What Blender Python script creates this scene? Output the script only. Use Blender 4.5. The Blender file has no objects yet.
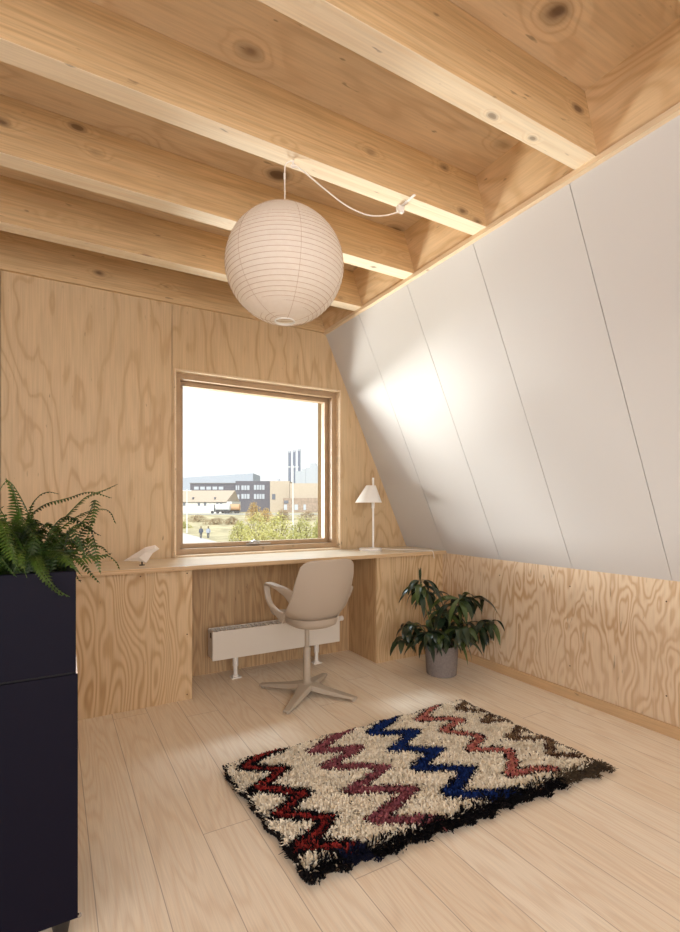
import bpy, math, random
import numpy as np
from mathutils import Vector, Matrix
random.seed(7); rng = np.random.default_rng(7)
C = bpy.context.scene.collection
PI = math.pi

# ------------------------------------------------------------------ camera frame (photo 680x932)
FL, HY, EYE, YAW = 498.0, 505.0, 1.07, math.radians(30)
FX, FY = math.sin(YAW), math.cos(YAW)        # forward
RX, RY = math.cos(YAW), -math.sin(YAW)       # right
def atz(px, py, z):
    l = (px-340)/FL*z
    return Vector((z*FX+l*RX, z*FY+l*RY, EYE-(py-HY)/FL*z))
def atY(px, py, Y):
    k = (px-340)/FL
    return atz(px, py, Y/(FY+k*RY))

# ------------------------------------------------------------------ materials
def new_mat(name):
    m = bpy.data.materials.new(name); m.use_nodes = True
    nt = m.node_tree; b = nt.nodes['Principled BSDF']
    return m, nt, b
def lin(c):
    return tuple(((v/255)/12.92 if v/255 <= .04045 else ((v/255+.055)/1.055)**2.4) for v in c)+(1,)
def plain(name, rgb, rough=.6, metal=0, spec=.5, noise=0, bump=0, nscale=40):
    m, nt, b = new_mat(name)
    b.inputs['Base Color'].default_value = lin(rgb)
    b.inputs['Roughness'].default_value = rough
    b.inputs['Metallic'].default_value = metal
    b.inputs['Specular IOR Level'].default_value = spec
    if noise or bump:
        tc = nt.nodes.new('ShaderNodeTexCoord'); n = nt.nodes.new('ShaderNodeTexNoise')
        n.inputs['Scale'].default_value = nscale; n.inputs['Detail'].default_value = 4
        nt.links.new(tc.outputs['Object'], n.inputs['Vector'])
        if noise:
            r = nt.nodes.new('ShaderNodeValToRGB')
            a = lin([v*(1-noise) for v in rgb]); c = lin([min(255, v*(1+noise)) for v in rgb])
            r.color_ramp.elements[0].color = a; r.color_ramp.elements[1].color = c
            r.color_ramp.elements[0].position = .3; r.color_ramp.elements[1].position = .7
            nt.links.new(n.outputs['Fac'], r.inputs['Fac']); nt.links.new(r.outputs['Color'], b.inputs['Base Color'])
        if bump:
            bp = nt.nodes.new('ShaderNodeBump'); bp.inputs['Strength'].default_value = bump; bp.inputs['Distance'].default_value = .002
            nt.links.new(n.outputs['Fac'], bp.inputs['Height']); nt.links.new(bp.outputs['Normal'], b.inputs['Normal'])
    return m
class NT:
    def __init__(s, nt): s.nt = nt
    def n(s, t, **kw):
        x = s.nt.nodes.new(t)
        for k, v in kw.items(): setattr(x, k, v)
        return x
    def l(s, a, b): s.nt.links.new(a, b)
    def math(s, op, a, b=None, c=None, clamp=False):
        x = s.n('ShaderNodeMath', operation=op, use_clamp=clamp)
        for i, v in enumerate((a, b, c)):
            if v is None: continue
            if isinstance(v, (int, float)): x.inputs[i].default_value = v
            else: s.l(v, x.inputs[i])
        return x.outputs[0]
    def mix(s, fac, a, b, mode='MIX'):
        x = s.n('ShaderNodeMix', data_type='RGBA', blend_type=mode)
        for k, v in ((0, fac), (6, a), (7, b)):
            if isinstance(v, (int, float)): x.inputs[k].default_value = v
            elif isinstance(v, tuple): x.inputs[k].default_value = v
            else: s.l(v, x.inputs[k])
        return x.outputs[2]
    def ramp(s, v, pts, interp='LINEAR'):
        r = s.n('ShaderNodeValToRGB'); r.color_ramp.interpolation = interp
        while len(r.color_ramp.elements) < len(pts): r.color_ramp.elements.new(.5)
        for e, (p, c) in zip(r.color_ramp.elements, pts):
            e.position = p; e.color = c if isinstance(c, tuple) else (c, c, c, 1)
        s.l(v, r.inputs['Fac']); return r.outputs['Color']

def wood(name, light, dark, scale, rings=14, contrast=1.0, fiber=(1, 1, 1), fib=.25, knots=0, knot_scale=(2, 2, 2),
         knot_r=.09, rough=.55, detail=1.5, offset=(0, 0, 0), thin=.5, tone=.12, seams=None):
    """light/dark sRGB; scale = noise frequency per axis (small along the grain); fiber = very fine streak frequency."""
    def soft(c, k=.07): g = max(c)*.93; return tuple(v+(g-v)*k for v in c)
    light, dark = soft(light), soft(dark)
    m, nt, b = new_mat(name); N = NT(nt)
    tc = N.n('ShaderNodeTexCoord')
    mp = N.n('ShaderNodeMapping'); mp.inputs['Scale'].default_value = scale; mp.inputs['Location'].default_value = offset
    N.l(tc.outputs['Object'], mp.inputs['Vector'])
    n1 = N.n('ShaderNodeTexNoise'); n1.inputs['Scale'].default_value = 1; n1.inputs['Detail'].default_value = detail
    n1.inputs['Roughness'].default_value = .45; n1.inputs['Distortion'].default_value = .25
    N.l(mp.outputs['Vector'], n1.inputs['Vector'])
    val = N.math('MULTIPLY', n1.outputs['Fac'], float(rings))
    if knots:
        mk = N.n('ShaderNodeMapping'); mk.inputs['Scale'].default_value = knot_scale; mk.inputs['Location'].default_value = (offset[0]+.37, .21, .13)
        N.l(tc.outputs['Object'], mk.inputs['Vector'])
        nn = N.n('ShaderNodeTexNoise'); nn.inputs['Scale'].default_value = 3; N.l(mk.outputs['Vector'], nn.inputs['Vector'])
        va = N.n('ShaderNodeVectorMath', operation='MULTIPLY_ADD'); N.l(nn.outputs['Color'], va.inputs[0])
        va.inputs[1].default_value = (.10, .10, .10); N.l(mk.outputs['Vector'], va.inputs[2])
        vo = N.n('ShaderNodeTexVoronoi'); vo.inputs['Scale'].default_value = 1; N.l(va.outputs['Vector'], vo.inputs['Vector'])
        d = vo.outputs['Distance']
        infl = N.math('SUBTRACT', 1.0, N.math('DIVIDE', d, knot_r*2.6), clamp=True)
        infl = N.math('POWER', infl, 2.0)
        val = N.math('ADD', val, N.math('MULTIPLY', infl, 5.0))
    sn = N.math('SINE', N.math('MULTIPLY', val, 2*PI))
    sn = N.math('MULTIPLY_ADD', sn, .5, .5)
    line = N.ramp(sn, [(0, 0.), (thin, .25), (1, 1.)])
    # fibre
    mf = N.n('ShaderNodeMapping'); mf.inputs['Scale'].default_value = fiber; N.l(tc.outputs['Object'], mf.inputs['Vector'])
    nf = N.n('ShaderNodeTexNoise'); nf.inputs['Scale'].default_value = 1; nf.inputs['Detail'].default_value = 3; N.l(mf.outputs['Vector'], nf.inputs['Vector'])
    # modulation of contrast
    nb = N.n('ShaderNodeTexNoise'); nb.inputs['Scale'].default_value = 2.2; nb.inputs['Detail'].default_value = 2; N.l(tc.outputs['Object'], nb.inputs['Vector'])
    cf = N.math('MULTIPLY', N.ramp(nb.outputs['Fac'], [(.3, .45), (.7, 1.)]), contrast)
    col = N.mix(N.math('MULTIPLY', line, cf), lin(light), lin(dark))
    fr = N.ramp(nf.outputs['Fac'], [(.35, 1-fib), (.65, 1.)])
    col = N.mix(1.0, col, fr, 'MULTIPLY')
    tn = N.ramp(nb.outputs['Fac'], [(.3, 1-tone), (.7, 1.)])
    col = N.mix(1.0, col, tn, 'MULTIPLY')
    # small specks
    ms = N.n('ShaderNodeMapping'); ms.inputs['Scale'].default_value = tuple(max(v*.3, 11) for v in fiber); N.l(tc.outputs['Object'], ms.inputs['Vector'])
    ns = N.n('ShaderNodeTexNoise'); ns.inputs['Scale'].default_value = 1; ns.inputs['Detail'].default_value = 2; N.l(ms.outputs['Vector'], ns.inputs['Vector'])
    sp = N.ramp(ns.outputs['Fac'], [(.71, 0.), (.77, .6)])
    col = N.mix(sp, col, lin([v*.55 for v in dark]))
    if knots:
        kf = N.ramp(d, [(0, .95), (knot_r*.55, .85), (knot_r*.75, .45), (knot_r*1.2, .0)])
        col = N.mix(N.math('MULTIPLY', kf, float(knots)), col, lin((82, 52, 30)))
    N.l(col, b.inputs['Base Color'])
    b.inputs['Roughness'].default_value = rough
    bp = N.n('ShaderNodeBump'); bp.inputs['Strength'].default_value = .15; bp.inputs['Distance'].default_value = .001
    N.l(nf.outputs['Fac'], bp.inputs['Height']); N.l(bp.outputs['Normal'], b.inputs['Normal'])
    return m

M = {}
# back wall: softwood ply, grain vertical (Z)
M['wall_ply'] = wood('wall_ply', (220, 188, 144), (188, 147, 100), (3.2, 3.2, .8), rings=12, contrast=.72, fiber=(160, 160, 5), fib=.12,
                     thin=.82, detail=3, offset=(3.1, 0, 1.4), tone=.08)
M['pine_ply'] = wood('pine_ply', (224, 191, 146), (190, 146, 94), (5.2, 5.2, 1.1), rings=24, contrast=1.0, fiber=(190, 190, 6), fib=.10, thin=.5, detail=1.6, tone=.05)
M['pine_ply_knee'] = wood('pine_ply_knee', (236, 212, 180), (202, 160, 114), (7.5, 7.5, 2.1), rings=13, contrast=1.0, fiber=(190, 190, 6), fib=.08, thin=.5, detail=2.6,
                          offset=(1.2, 2.3, .4), tone=.05)
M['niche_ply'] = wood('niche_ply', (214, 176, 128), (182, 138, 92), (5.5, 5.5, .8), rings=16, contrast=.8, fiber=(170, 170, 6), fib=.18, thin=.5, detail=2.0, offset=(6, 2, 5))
M['ceil_ply'] = wood('ceil_ply', (236, 206, 166), (208, 168, 122), (.9, 3.4, 3), rings=9, contrast=.6, fiber=(6, 120, 120), fib=.12, knots=1, knot_scale=(3.0, 3.8, 2), knot_r=.17,
                     thin=.7, detail=2.5, offset=(.2, 5.3, 0))
M['beam'] = wood('beam', (224, 187, 136), (200, 156, 102), (.35, 9, 9), rings=8, contrast=.5, fiber=(5, 150, 150), fib=.2, knots=.9, knot_scale=(4.2, 8, 8), knot_r=.15,
                 thin=.6, detail=2.2, offset=(2.2, .3, .6), tone=.12)
M['beam_soffit_lit'] = wood('beam_soffit_lit', (250, 230, 198), (236, 204, 162), (.35, 12, 9), rings=7, contrast=.45, fiber=(5, 150, 150), fib=.1, knots=.7, knot_scale=(5, 9, 9), knot_r=.11,  # planed underside, paler still with light from below put into its colour
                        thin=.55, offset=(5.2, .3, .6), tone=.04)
M['block_ply'] = wood('block_ply', (230, 194, 148), (204, 158, 106), (5, 1.4, 3), rings=14, contrast=.75, fiber=(150, 8, 150), fib=.12, thin=.5, detail=2, offset=(8, 1.3, 2))
M['trim_wood'] = wood('trim_wood', (242, 214, 176), (222, 184, 138), (3, .6, 6), rings=4, contrast=.4, fiber=(120, 5, 120), fib=.10)
M['frame_wood'] = wood('frame_wood', (188, 155, 118), (168, 132, 94), (8, 8, 8), rings=2, contrast=.3, fiber=(30, 30, 30), fib=.06, rough=.45)
M['desk_wood'] = wood('desk_wood', (248, 230, 202), (236, 208, 170), (1, 5, 5), rings=10, contrast=.4, fiber=(5, 140, 140), fib=.08, rough=.38, thin=.5)
M['desk_edge'] = wood('desk_edge', (226, 190, 144), (196, 152, 102), (1, 1, 120), rings=2, contrast=.7, fiber=(5, 5, 200), fib=.15)
M['base_wood'] = wood('base_wood', (222, 184, 138), (204, 162, 114), (4, .5, 6), rings=4, contrast=.4, fiber=(120, 5, 120), fib=.12)

_b = M['desk_wood'].node_tree.nodes['Principled BSDF']
_b.inputs['Coat Weight'].default_value = .6; _b.inputs['Coat Roughness'].default_value = .16; _b.inputs['Coat IOR'].default_value = 1.6
def floor_mat():
    m, nt, b = new_mat('floor_planks'); N = NT(nt)
    tc = N.n('ShaderNodeTexCoord'); sp = N.n('ShaderNodeSeparateXYZ'); N.l(tc.outputs['Object'], sp.inputs[0])
    W, L = .162, 2.9
    u = N.math('DIVIDE', N.math('SUBTRACT', sp.outputs['X'], .262-.162*40), W)
    idx = N.math('FLOOR', u); fu = N.math('FRACT', u)
    wn = N.n('ShaderNodeTexWhiteNoise', noise_dimensions='1D'); N.l(idx, wn.inputs['W'])
    v = N.math('ADD', N.math('DIVIDE', sp.outputs['Y'], L), N.math('MULTIPLY', wn.outputs['Value'], 7.3))
    vid = N.math('FLOOR', v); fv = N.math('FRACT', v)
    w2 = N.n('ShaderNodeTexWhiteNoise', noise_dimensions='2D'); cb = N.n('ShaderNodeCombineXYZ'); N.l(idx, cb.inputs[0]); N.l(vid, cb.inputs[1]); N.l(cb.outputs[0], w2.inputs['Vector'])
    rnd = w2.outputs['Value']
    # grain coordinates
    cg = N.n('ShaderNodeCombineXYZ')
    N.l(N.math('MULTIPLY', N.math('SUBTRACT', fu, .5), .95), cg.inputs[0])
    N.l(N.math('MULTIPLY', sp.outputs['Y'], .55), cg.inputs[1]); N.l(N.math('MULTIPLY', rnd, 37.0), cg.inputs[2])
    n1 = N.n('ShaderNodeTexNoise'); n1.inputs['Scale'].default_value = 1.4; n1.inputs['Detail'].default_value = 1.5; n1.inputs['Distortion'].default_value = .15
    N.l(cg.outputs[0], n1.inputs['Vector'])
    sn = N.math('MULTIPLY_ADD', N.math('SINE', N.math('MULTIPLY', n1.outputs['Fac'], 2*PI*17)), .5, .5)
    cf = N.n('ShaderNodeMapping'); cf.inputs['Scale'].default_value = (260, 7, 1); N.l(tc.outputs['Object'], cf.inputs['Vector'])
    nf = N.n('ShaderNodeTexNoise'); nf.inputs['Scale'].default_value = 1; nf.inputs['Detail'].default_value = 3; N.l(cf.outputs[0], nf.inputs['Vector'])
    base = N.mix(rnd, lin((244, 226, 201)), lin((250, 236, 215)))
    col = N.mix(N.math('MULTIPLY', N.math('POWER', sn, 2.2), .28), base, lin((220, 188, 152)))
    col = N.mix(1.0, col, N.ramp(nf.outputs['Fac'], [(.35, .90), (.65, 1.)]), 'MULTIPLY')
    gu = N.math('MINIMUM', fu, N.math('SUBTRACT', 1.0, fu))
    gv = N.math('MULTIPLY', N.math('MINIMUM', fv, N.math('SUBTRACT', 1.0, fv)), L/W)
    g = N.ramp(N.math('MINIMUM', gu, gv), [(0, .6), (.005, .45), (.011, 0.)])
    col = N.mix(g, col, lin((120, 88, 62)))
    N.l(col, b.inputs['Base Color']); b.inputs['Roughness'].default_value = .42
    b.inputs['Specular IOR Level'].default_value = .35
    return m
M['floor'] = floor_mat()
M['panel'] = plain('slope_panel', (206, 202, 199), rough=.62, spec=.5, bump=.05, nscale=90)
M['gap'] = plain('dark_gap', (92, 68, 48), rough=.9)
M['gap_grey'] = plain('panel_gap', (120, 108, 98), rough=.9)
M['plaster'] = plain('rear_wall', (222, 200, 172), rough=.8, bump=.1)
M['navy'] = plain('navy_lacquer', (15, 13, 27), rough=.55, spec=.1, bump=.03, nscale=220)
M['navy_dark'] = plain('navy_shadow_gap', (12, 10, 14), rough=.8)
M['steel'] = plain('bright_steel', (205, 205, 210), rough=.25, metal=1)
M['soil'] = plain('soil', (38, 28, 20), rough=.95, noise=.4, bump=.8, nscale=60)
M['white_metal'] = plain('white_metal', (236, 230, 222), rough=.4)
M['rad_metal'] = plain('radiator_enamel', (226, 217, 204), rough=.45)
M['rad_dark'] = plain('radiator_inside', (70, 58, 48), rough=.8)
M['chair'] = plain('chair_plastic', (184, 168, 150), rough=.5, bump=.05, nscale=400)
M['chair_metal'] = plain('chair_metal', (182, 168, 150), rough=.45)
M['cord'] = plain('white_cord', (238, 232, 224), rough=.5)
M['lamp_white'] = plain('lamp_white', (244, 240, 234), rough=.4)
M['bird'] = plain('bird_white', (240, 230, 220), rough=.6)
M['black'] = plain('black_metal', (24, 22, 22), rough=.5)
M['pot'] = plain('grey_stoneware', (130, 120, 115), rough=.75, noise=.06, bump=.15, nscale=90)
M['latch'] = plain('latch_metal', (190, 188, 186), rough=.3, metal=.9)

def leaf_mat(name, a, b_, rough=.4, trans=.0, nscale=14):
    m, nt, b = new_mat(name); N = NT(nt)
    tc = N.n('ShaderNodeTexCoord'); n = N.n('ShaderNodeTexNoise'); n.inputs['Scale'].default_value = nscale; N.l(tc.outputs['Object'], n.inputs['Vector'])
    N.l(N.ramp(n.outputs['Fac'], [(.35, lin(a)), (.65, lin(b_))]), b.inputs['Base Color'])
    b.inputs['Roughness'].default_value = rough
    if trans:
        t = N.n('ShaderNodeBsdfTranslucent'); t.inputs['Color'].default_value = lin(b_)
        mx = N.n('ShaderNodeMixShader'); mx.inputs[0].default_value = trans
        out = [x for x in nt.nodes if x.type == 'OUTPUT_MATERIAL'][0]
        N.l(b.outputs[0], mx.inputs[1]); N.l(t.outputs[0], mx.inputs[2]); N.l(mx.outputs[0], out.inputs[0])
    return m
M['fern'] = leaf_mat('fern_green', (34, 50, 18), (78, 104, 38), .36, .25)
M['fern_dark'] = leaf_mat('fern_dark_green', (26, 40, 16), (56, 80, 30), .5, .15)
M['leaf'] = leaf_mat('plant_leaf', (26, 38, 26), (50, 66, 42), .28, .08)
M['leaf_light'] = leaf_mat('plant_leaf_light', (52, 70, 34), (84, 100, 50), .35, .15)
M['stem'] = plain('plant_stem', (104, 112, 62), rough=.6)
M['stem_brown'] = plain('plant_stem_brown', (96, 78, 50), rough=.7)

def paper_mat():
    m, nt, b = new_mat('rice_paper'); N = NT(nt)
    tc = N.n('ShaderNodeTexCoord'); n = N.n('ShaderNodeTexNoise'); n.inputs['Scale'].default_value = 60; n.inputs['Detail'].default_value = 5
    N.l(tc.outputs['Object'], n.inputs['Vector'])
    N.l(N.ramp(n.outputs['Fac'], [(.3, lin((246, 238, 228))), (.7, lin((253, 247, 238)))]), b.inputs['Base Color'])
    b.inputs['Roughness'].default_value = .8
    t = N.n('ShaderNodeBsdfTranslucent'); t.inputs['Color'].default_value = lin((250, 236, 216))
    mx = N.n('ShaderNodeMixShader'); mx.inputs[0].default_value = .35
    out = [x for x in nt.nodes if x.type == 'OUTPUT_MATERIAL'][0]
    N.l(b.outputs[0], mx.inputs[1]); N.l(t.outputs[0], mx.inputs[2]); N.l(mx.outputs[0], out.inputs[0])
    return m
M['paper'] = paper_mat()
M['rib'] = plain('lantern_rib', (206, 182, 158), rough=.7)

def glass_mat():
    m, nt, b = new_mat('window_glass'); N = NT(nt)
    out = [x for x in nt.nodes if x.type == 'OUTPUT_MATERIAL'][0]
    t = N.n('ShaderNodeBsdfTransparent'); t.inputs['Color'].default_value = (.96, .98, .97, 1)
    g = N.n('ShaderNodeBsdfGlossy'); g.inputs['Roughness'].default_value = .02
    lw = N.n('ShaderNodeLayerWeight'); lw.inputs['Blend'].default_value = .5; fc = N.math('MULTIPLY_ADD', N.math('POWER', lw.outputs['Facing'], 5.0), .5, .02)
    mx = N.n('ShaderNodeMixShader'); N.l(fc, mx.inputs[0]); N.l(t.outputs[0], mx.inputs[1]); N.l(g.outputs[0], mx.inputs[2])
    N.l(mx.outputs[0], out.inputs[0]); nt.nodes.remove(b)
    return m
M['glass'] = glass_mat()

# ------------------------------------------------------------------ mesh helpers
class MB:
    def __init__(s): s.v = []; s.f = []; s.mi = []
    def add(s, vs, fs, mi=0):
        o = len(s.v); s.v += [tuple(v) for v in vs]; s.f += [tuple(i+o for i in f) for f in fs]; s.mi += [mi]*len(fs)
        return s
    def box(s, x0, x1, y0, y1, z0, z1, mi=0):
        v = [(x, y, z) for z in (z0, z1) for y in (y0, y1) for x in (x0, x1)]
        f = [(0, 2, 3, 1), (4, 5, 7, 6), (0, 1, 5, 4), (2, 6, 7, 3), (0, 4, 6, 2), (1, 3, 7, 5)]
        return s.add(v, f, mi)
    def hexa(s, pts, mi=0):   # bottom 4 then top 4, each ccw
        f = [(3, 2, 1, 0), (4, 5, 6, 7), (0, 1, 5, 4), (1, 2, 6, 5), (2, 3, 7, 6), (3, 0, 4, 7)]
        return s.add(pts, f, mi)
    def lathe(s, prof, n=32, c=(0, 0, 0), mi=0, cap0=False, cap1=False):
        vs = []; fs = []
        for (r, z) in prof:
            for k in range(n):
                a = 2*PI*k/n; vs.append((c[0]+r*math.cos(a), c[1]+r*math.sin(a), c[2]+z))
        for i in range(len(prof)-1):
            for k in range(n):
                k2 = (k+1) % n; fs.append((i*n+k, i*n+k2, (i+1)*n+k2, (i+1)*n+k))
        if cap0: fs.append(tuple(range(n-1, -1, -1)))
        if cap1: fs.append(tuple((len(prof)-1)*n+k for k in range(n)))
        return s.add(vs, fs, mi)
    def tube(s, path, r, n=8, mi=0, closed=False, flat=None):
        P = [Vector(p) for p in path]; L = len(P); vs = []; fs = []
        rr = r if isinstance(r, (list, tuple)) else [r]*L
        up = Vector((0, 0, 1)); prev = None
        for i, p in enumerate(P):
            a = P[(i-1) % L] if (closed or i) else p; b = P[(i+1) % L] if (closed or i < L-1) else p
            t = (b-a).normalized()
            if prev is None:
                x = t.cross(up)
                if x.length < .05: x = t.cross(Vector((1, 0, 0)))
            else:
                x = prev-t*prev.dot(t)
            x.normalize(); y = x.cross(t); prev = x
            for k in range(n):
                an = 2*PI*k/n; q = p+x*math.cos(an)*rr[i]+y*math.sin(an)*rr[i]*(flat or 1); vs.append(q)
        for i in range(L if closed else L-1):
            j = (i+1) % L
            for k in range(n):
                k2 = (k+1) % n; fs.append((i*n+k, i*n+k2, j*n+k2, j*n+k))
        if not closed:
            fs.append(tuple(range(n-1, -1, -1))); fs.append(tuple((L-1)*n+k for k in range(n)))
        return s.add(vs, fs, mi)
    def build(s, name, mats, parent=None, smooth=False, bevel=0, loc=None, seg=2):
        me = bpy.data.meshes.new(name); 
        off = Vector(loc) if loc is not None else Vector((0, 0, 0))
        me.from_pydata([tuple(Vector(v)-off) for v in s.v], [], s.f)
        if not isinstance(mats, (list, tuple)): mats = [mats]
        for m in mats: me.materials.append(m)
        for p, mi in zip(me.polygons, s.mi):
            p.material_index = mi
        me.update()
        if smooth:
            me.shade_smooth()
            try: me.set_sharp_from_angle(angle=math.radians(40))
            except Exception: pass
        o = bpy.data.objects.new(name, me); C.objects.link(o); o.location = off
        if parent is not None: o.parent = parent
        if bevel:
            b = o.modifiers.new('bevel', 'BEVEL'); b.width = bevel; b.segments = seg; b.limit_method = 'ANGLE'
        return o
def tag(o, label=None, cat=None, group=None, kind=None):
    if label: o['label'] = label
    if cat: o['category'] = cat
    if group: o['group'] = group
    if kind: o['kind'] = kind
    return o
def struct(o, label=None): 
    o['kind'] = 'structure'
    if label: o['label'] = label
    return o
def thing(name, label, cat, loc=(0, 0, 0), rz=0, group=None):
    o = bpy.data.objects.new(name, None); C.objects.link(o); o.location = loc; o.rotation_euler = (0, 0, rz); o.empty_display_size = .1
    return tag(o, label, cat, group)
def spline(pts, n):
    P = [Vector(p) for p in pts]; out = []
    Q = [P[0]*2-P[1]]+P+[P[-1]*2-P[-2]]
    for i in range(1, len(Q)-2):
        for k in range(n):
            t = k/n; a, b, c, d = Q[i-1:i+3]
            out.append(.5*((2*b)+(c-a)*t+(2*a-5*b+4*c-d)*t*t+(3*b-3*c+d-a)*t**3))
    out.append(P[-1]); return out

# ------------------------------------------------------------------ room shell
XR, YB, YR, XL = 2.48, 3.21, -2.3, -1.7      # right knee wall, back wall, rear wall, left wall
ZT, ZC = 2.335, 2.545                         # beam soffit, ceiling
XT = 1.722                                   # top of the slope
KZ = .72
SL = (XR-XT)/(ZT-KZ)
mb = MB().box(XL-.1, XR+.1, YR-.1, YB+.15, -.12, 0); struct(mb.build('floor', M['floor']), 'pale oiled timber floor of long planks')
mb = MB().box(XL-.1, XT+.3, YR-.1, YB+.15, ZC, ZC+.12); struct(mb.build('ceiling', M['ceil_ply']), 'knotty plywood ceiling above the beams')
# back wall with window opening
WX0, WX1, WZ0, WZ1 = .657, 1.857, .74, 1.922
def panel_seam_box(b, x0, x1, z0, z1):
    b.box(x0, x1, YB, YB+.15, z0, z1)
mb = MB()
g = .0015
mb.box(XL, -.24-g, YB, YB+.14, 0, ZC)
mb.box(-.24+g, .645-g, YB, YB+.14, 0, ZC)
mb.box(.645+g, WX0, YB, YB+.14, 0, ZC)
mb.box(WX0, WX1, YB, YB+.14, 0, WZ0)
mb.box(WX0, WX1, YB, YB+.14, WZ1, ZC)
mb.box(WX1, XR+.05, YB, YB+.14, 0, ZC)
mb.box(XL, .65, YB+.05, YB+.14, 0, ZC, 1)
wb = struct(mb.build('wall_back', [M['wall_ply'], M['gap']]), 'window wall of light plywood sheets')
mb = MB().box(XL-.1, XL, YR-.1, YB+.15, 0, ZC); struct(mb.build('wall_left', M['wall_ply']))
mb = MB().box(XL-.1, XR+.1, YR-.1, YR, 0, ZC); struct(mb.build('wall_rear', M['plaster']))
# screw dots on the left seam
mb = MB()
for z in (.95, 1.25, 1.55, 1.85, 2.12):
    for x in (.625, .665 if z > 1.95 else .628):
        mb.lathe([(.0035, 0), (.0035, .001)], 8, cap1=True)
mb = None
# knee wall right
mb = MB().box(XR, XR+.1, YR, YB, 0, KZ); kn = struct(mb.build('wall_right', M['pine_ply_knee']), 'low plywood knee wall')
scr = MB()
for y in (.75, 1.25, 1.75, 2.25):
    for z in (.18, .62):
        scr = MB(); n = 8; vs = [(XR-.0008, y+.004*math.cos(2*PI*k/n), z+.004*math.sin(2*PI*k/n)) for k in range(n)]
        scr.add(vs, [tuple(range(n))]); scr.build('screw_head', M['gap'], kn)
mb = MB().box(XR-.016, XR, YR, YB-.43, 0, .055); struct(mb.build('baseboard_right', M['base_wood'], bevel=.001), 'slim plywood skirting strip')
# slope panels (each white board)
sx = lambda z: XR-SL*(z-KZ)
nrm = Vector((math.cos(math.atan(SL)), 0, math.sin(math.atan(SL))))   # outward normal
slope = MB().hexa([(sx(KZ)+.012, YR, KZ), (sx(KZ)+.15, YR, KZ), (sx(KZ)+.15, YB+.1, KZ), (sx(KZ)+.012, YB+.1, KZ),
                   (sx(ZT-.01)+.012, YR, ZT-.01), (sx(ZC)+.15, YR, ZT-.01), (sx(ZC)+.15, YB+.1, ZT-.01), (sx(ZT-.01)+.012, YB+.1, ZT-.01)])
sl = struct(slope.build('wall_slope', M['gap_grey']), 'sloping roof side lined with white boards')
y = 3.21; edges = [3.235, 2.755, 2.245, 1.735, 1.225, .715, .205, -.305, -.815, -1.325, -1.835, -2.3]
for a, b in zip(edges[:-1], edges[1:]):
    y1, y0 = a-.0017, b+.0017
    if a == 3.235: y1 = YB
    z0, z1 = KZ, ZT-.018
    pts = [(sx(z0), y0, z0), (sx(z0)+.0115, y0, z0), (sx(z0)+.0115, y1, z0), (sx(z0), y1, z0),
           (sx(z1), y0, z1), (sx(z1)+.0115, y0, z1), (sx(z1)+.0115, y1, z1), (sx(z1), y1, z1)]
    MB().hexa(pts).build('wall_panel', M['panel'], sl)
# thin wooden strip capping the slope
b = MB(); z0, z1 = ZT-.021, ZT+.002
b.box(XT-.014, XT+.03, YR, YB, z0, z1); struct(b.build('trim_1', M['trim_wood'], bevel=.001), 'thin wooden strip along the top of the white slope')

# beams
BY = [1.10+.528*k for k in range(-6, 4)]
BW = .086
for k, y in enumerate(BY):
    if y < YR: continue
    b = MB()
    xe0, xe1 = XT-.002, XT-.078
    pts = [(XL, y, ZT), (xe0, y, ZT), (xe0, y+BW, ZT), (XL, y+BW, ZT), (XL, y, ZC), (xe1+.002, y, ZC), (xe1+.002, y+BW, ZC), (XL, y+BW, ZC)]
    b.hexa(pts)
    o = b.build('ceiling_beam', [M['beam'], M['beam_soffit_lit']], bevel=.0025)
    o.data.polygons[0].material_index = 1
    # give every beam its own stretch of timber
    o.data.transform(Matrix.Translation((-k*3.7, 0, 0))); o.location.x = k*3.7
    struct(o, 'pine ceiling beam'); 
b = MB().box(XL, XT-.01, YB-.024, YB, 2.323, ZC); struct(b.build('ceiling_beam', [M['beam']], bevel=.002), 'pine beam end board above the window wall')
# tilted blocking between the beams
ys = BY+[YB-.024]
for k in range(len(BY)):
    y0 = BY[k]+BW if BY[k] > YR else YR; y1 = ys[k+1]
    if y1 <= y0: continue
    o = MB().hexa([(XT-.004, y0, ZT+.004), (XT+.05, y0, ZT+.004), (XT+.05, y1, ZT+.004), (XT-.004, y1, ZT+.004),
               (XT-.08, y0, ZC), (XT-.02, y0, ZC), (XT-.02, y1, ZC), (XT-.08, y1, ZC)]).build('trim_%d' % (k+2), M['block_ply'])
    struct(o, 'tilted plywood panel between two beams')

# ------------------------------------------------------------------ window
W = 'window_1'
wroot = bpy.data.objects.new(W, None); C.objects.link(wroot); wroot.location = (0, 0, 0); wroot['kind'] = 'structure'; wroot['label'] = 'square timber window over the desk'
def ring(name, mat, x0, x1, z0, z1, w, y0, y1, bevel=.0015, parent=wroot, wb=None):
    b = MB(); wb = wb or w
    b.box(x0, x1, y0, y1, z1-w, z1); b.box(x0, x1, y0, y1, z0, z0+wb)
    b.box(x0, x0+w, y0, y1, z0+wb, z1-w); b.box(x1-w, x1, y0, y1, z0+wb, z1-w)
    return b.build(name, mat, parent, bevel=bevel)
ring('casing', M['trim_wood'], WX0, WX1, WZ0, WZ1, .012, YB-.010, YB+.17)
ring('window_frame', M['frame_wood'], WX0+.012, WX1-.012, WZ0+.012, WZ1-.012, .036, YB+.045, YB+.17)
ring('sash', M['frame_wood'], WX0+.05, WX1-.05, WZ0+.05, WZ1-.05, .027, YB+.105, YB+.16)
MB().box(WX0+.06, WX1-.06, YB+.137, YB+.141, WZ0+.06, WZ1-.06).build('glass_pane', M['glass'], wroot)
ring('gasket', M['black'], WX0+.073, WX1-.073, WZ0+.073, WZ1-.073, .003, YB+.131, YB+.136, bevel=0)
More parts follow.
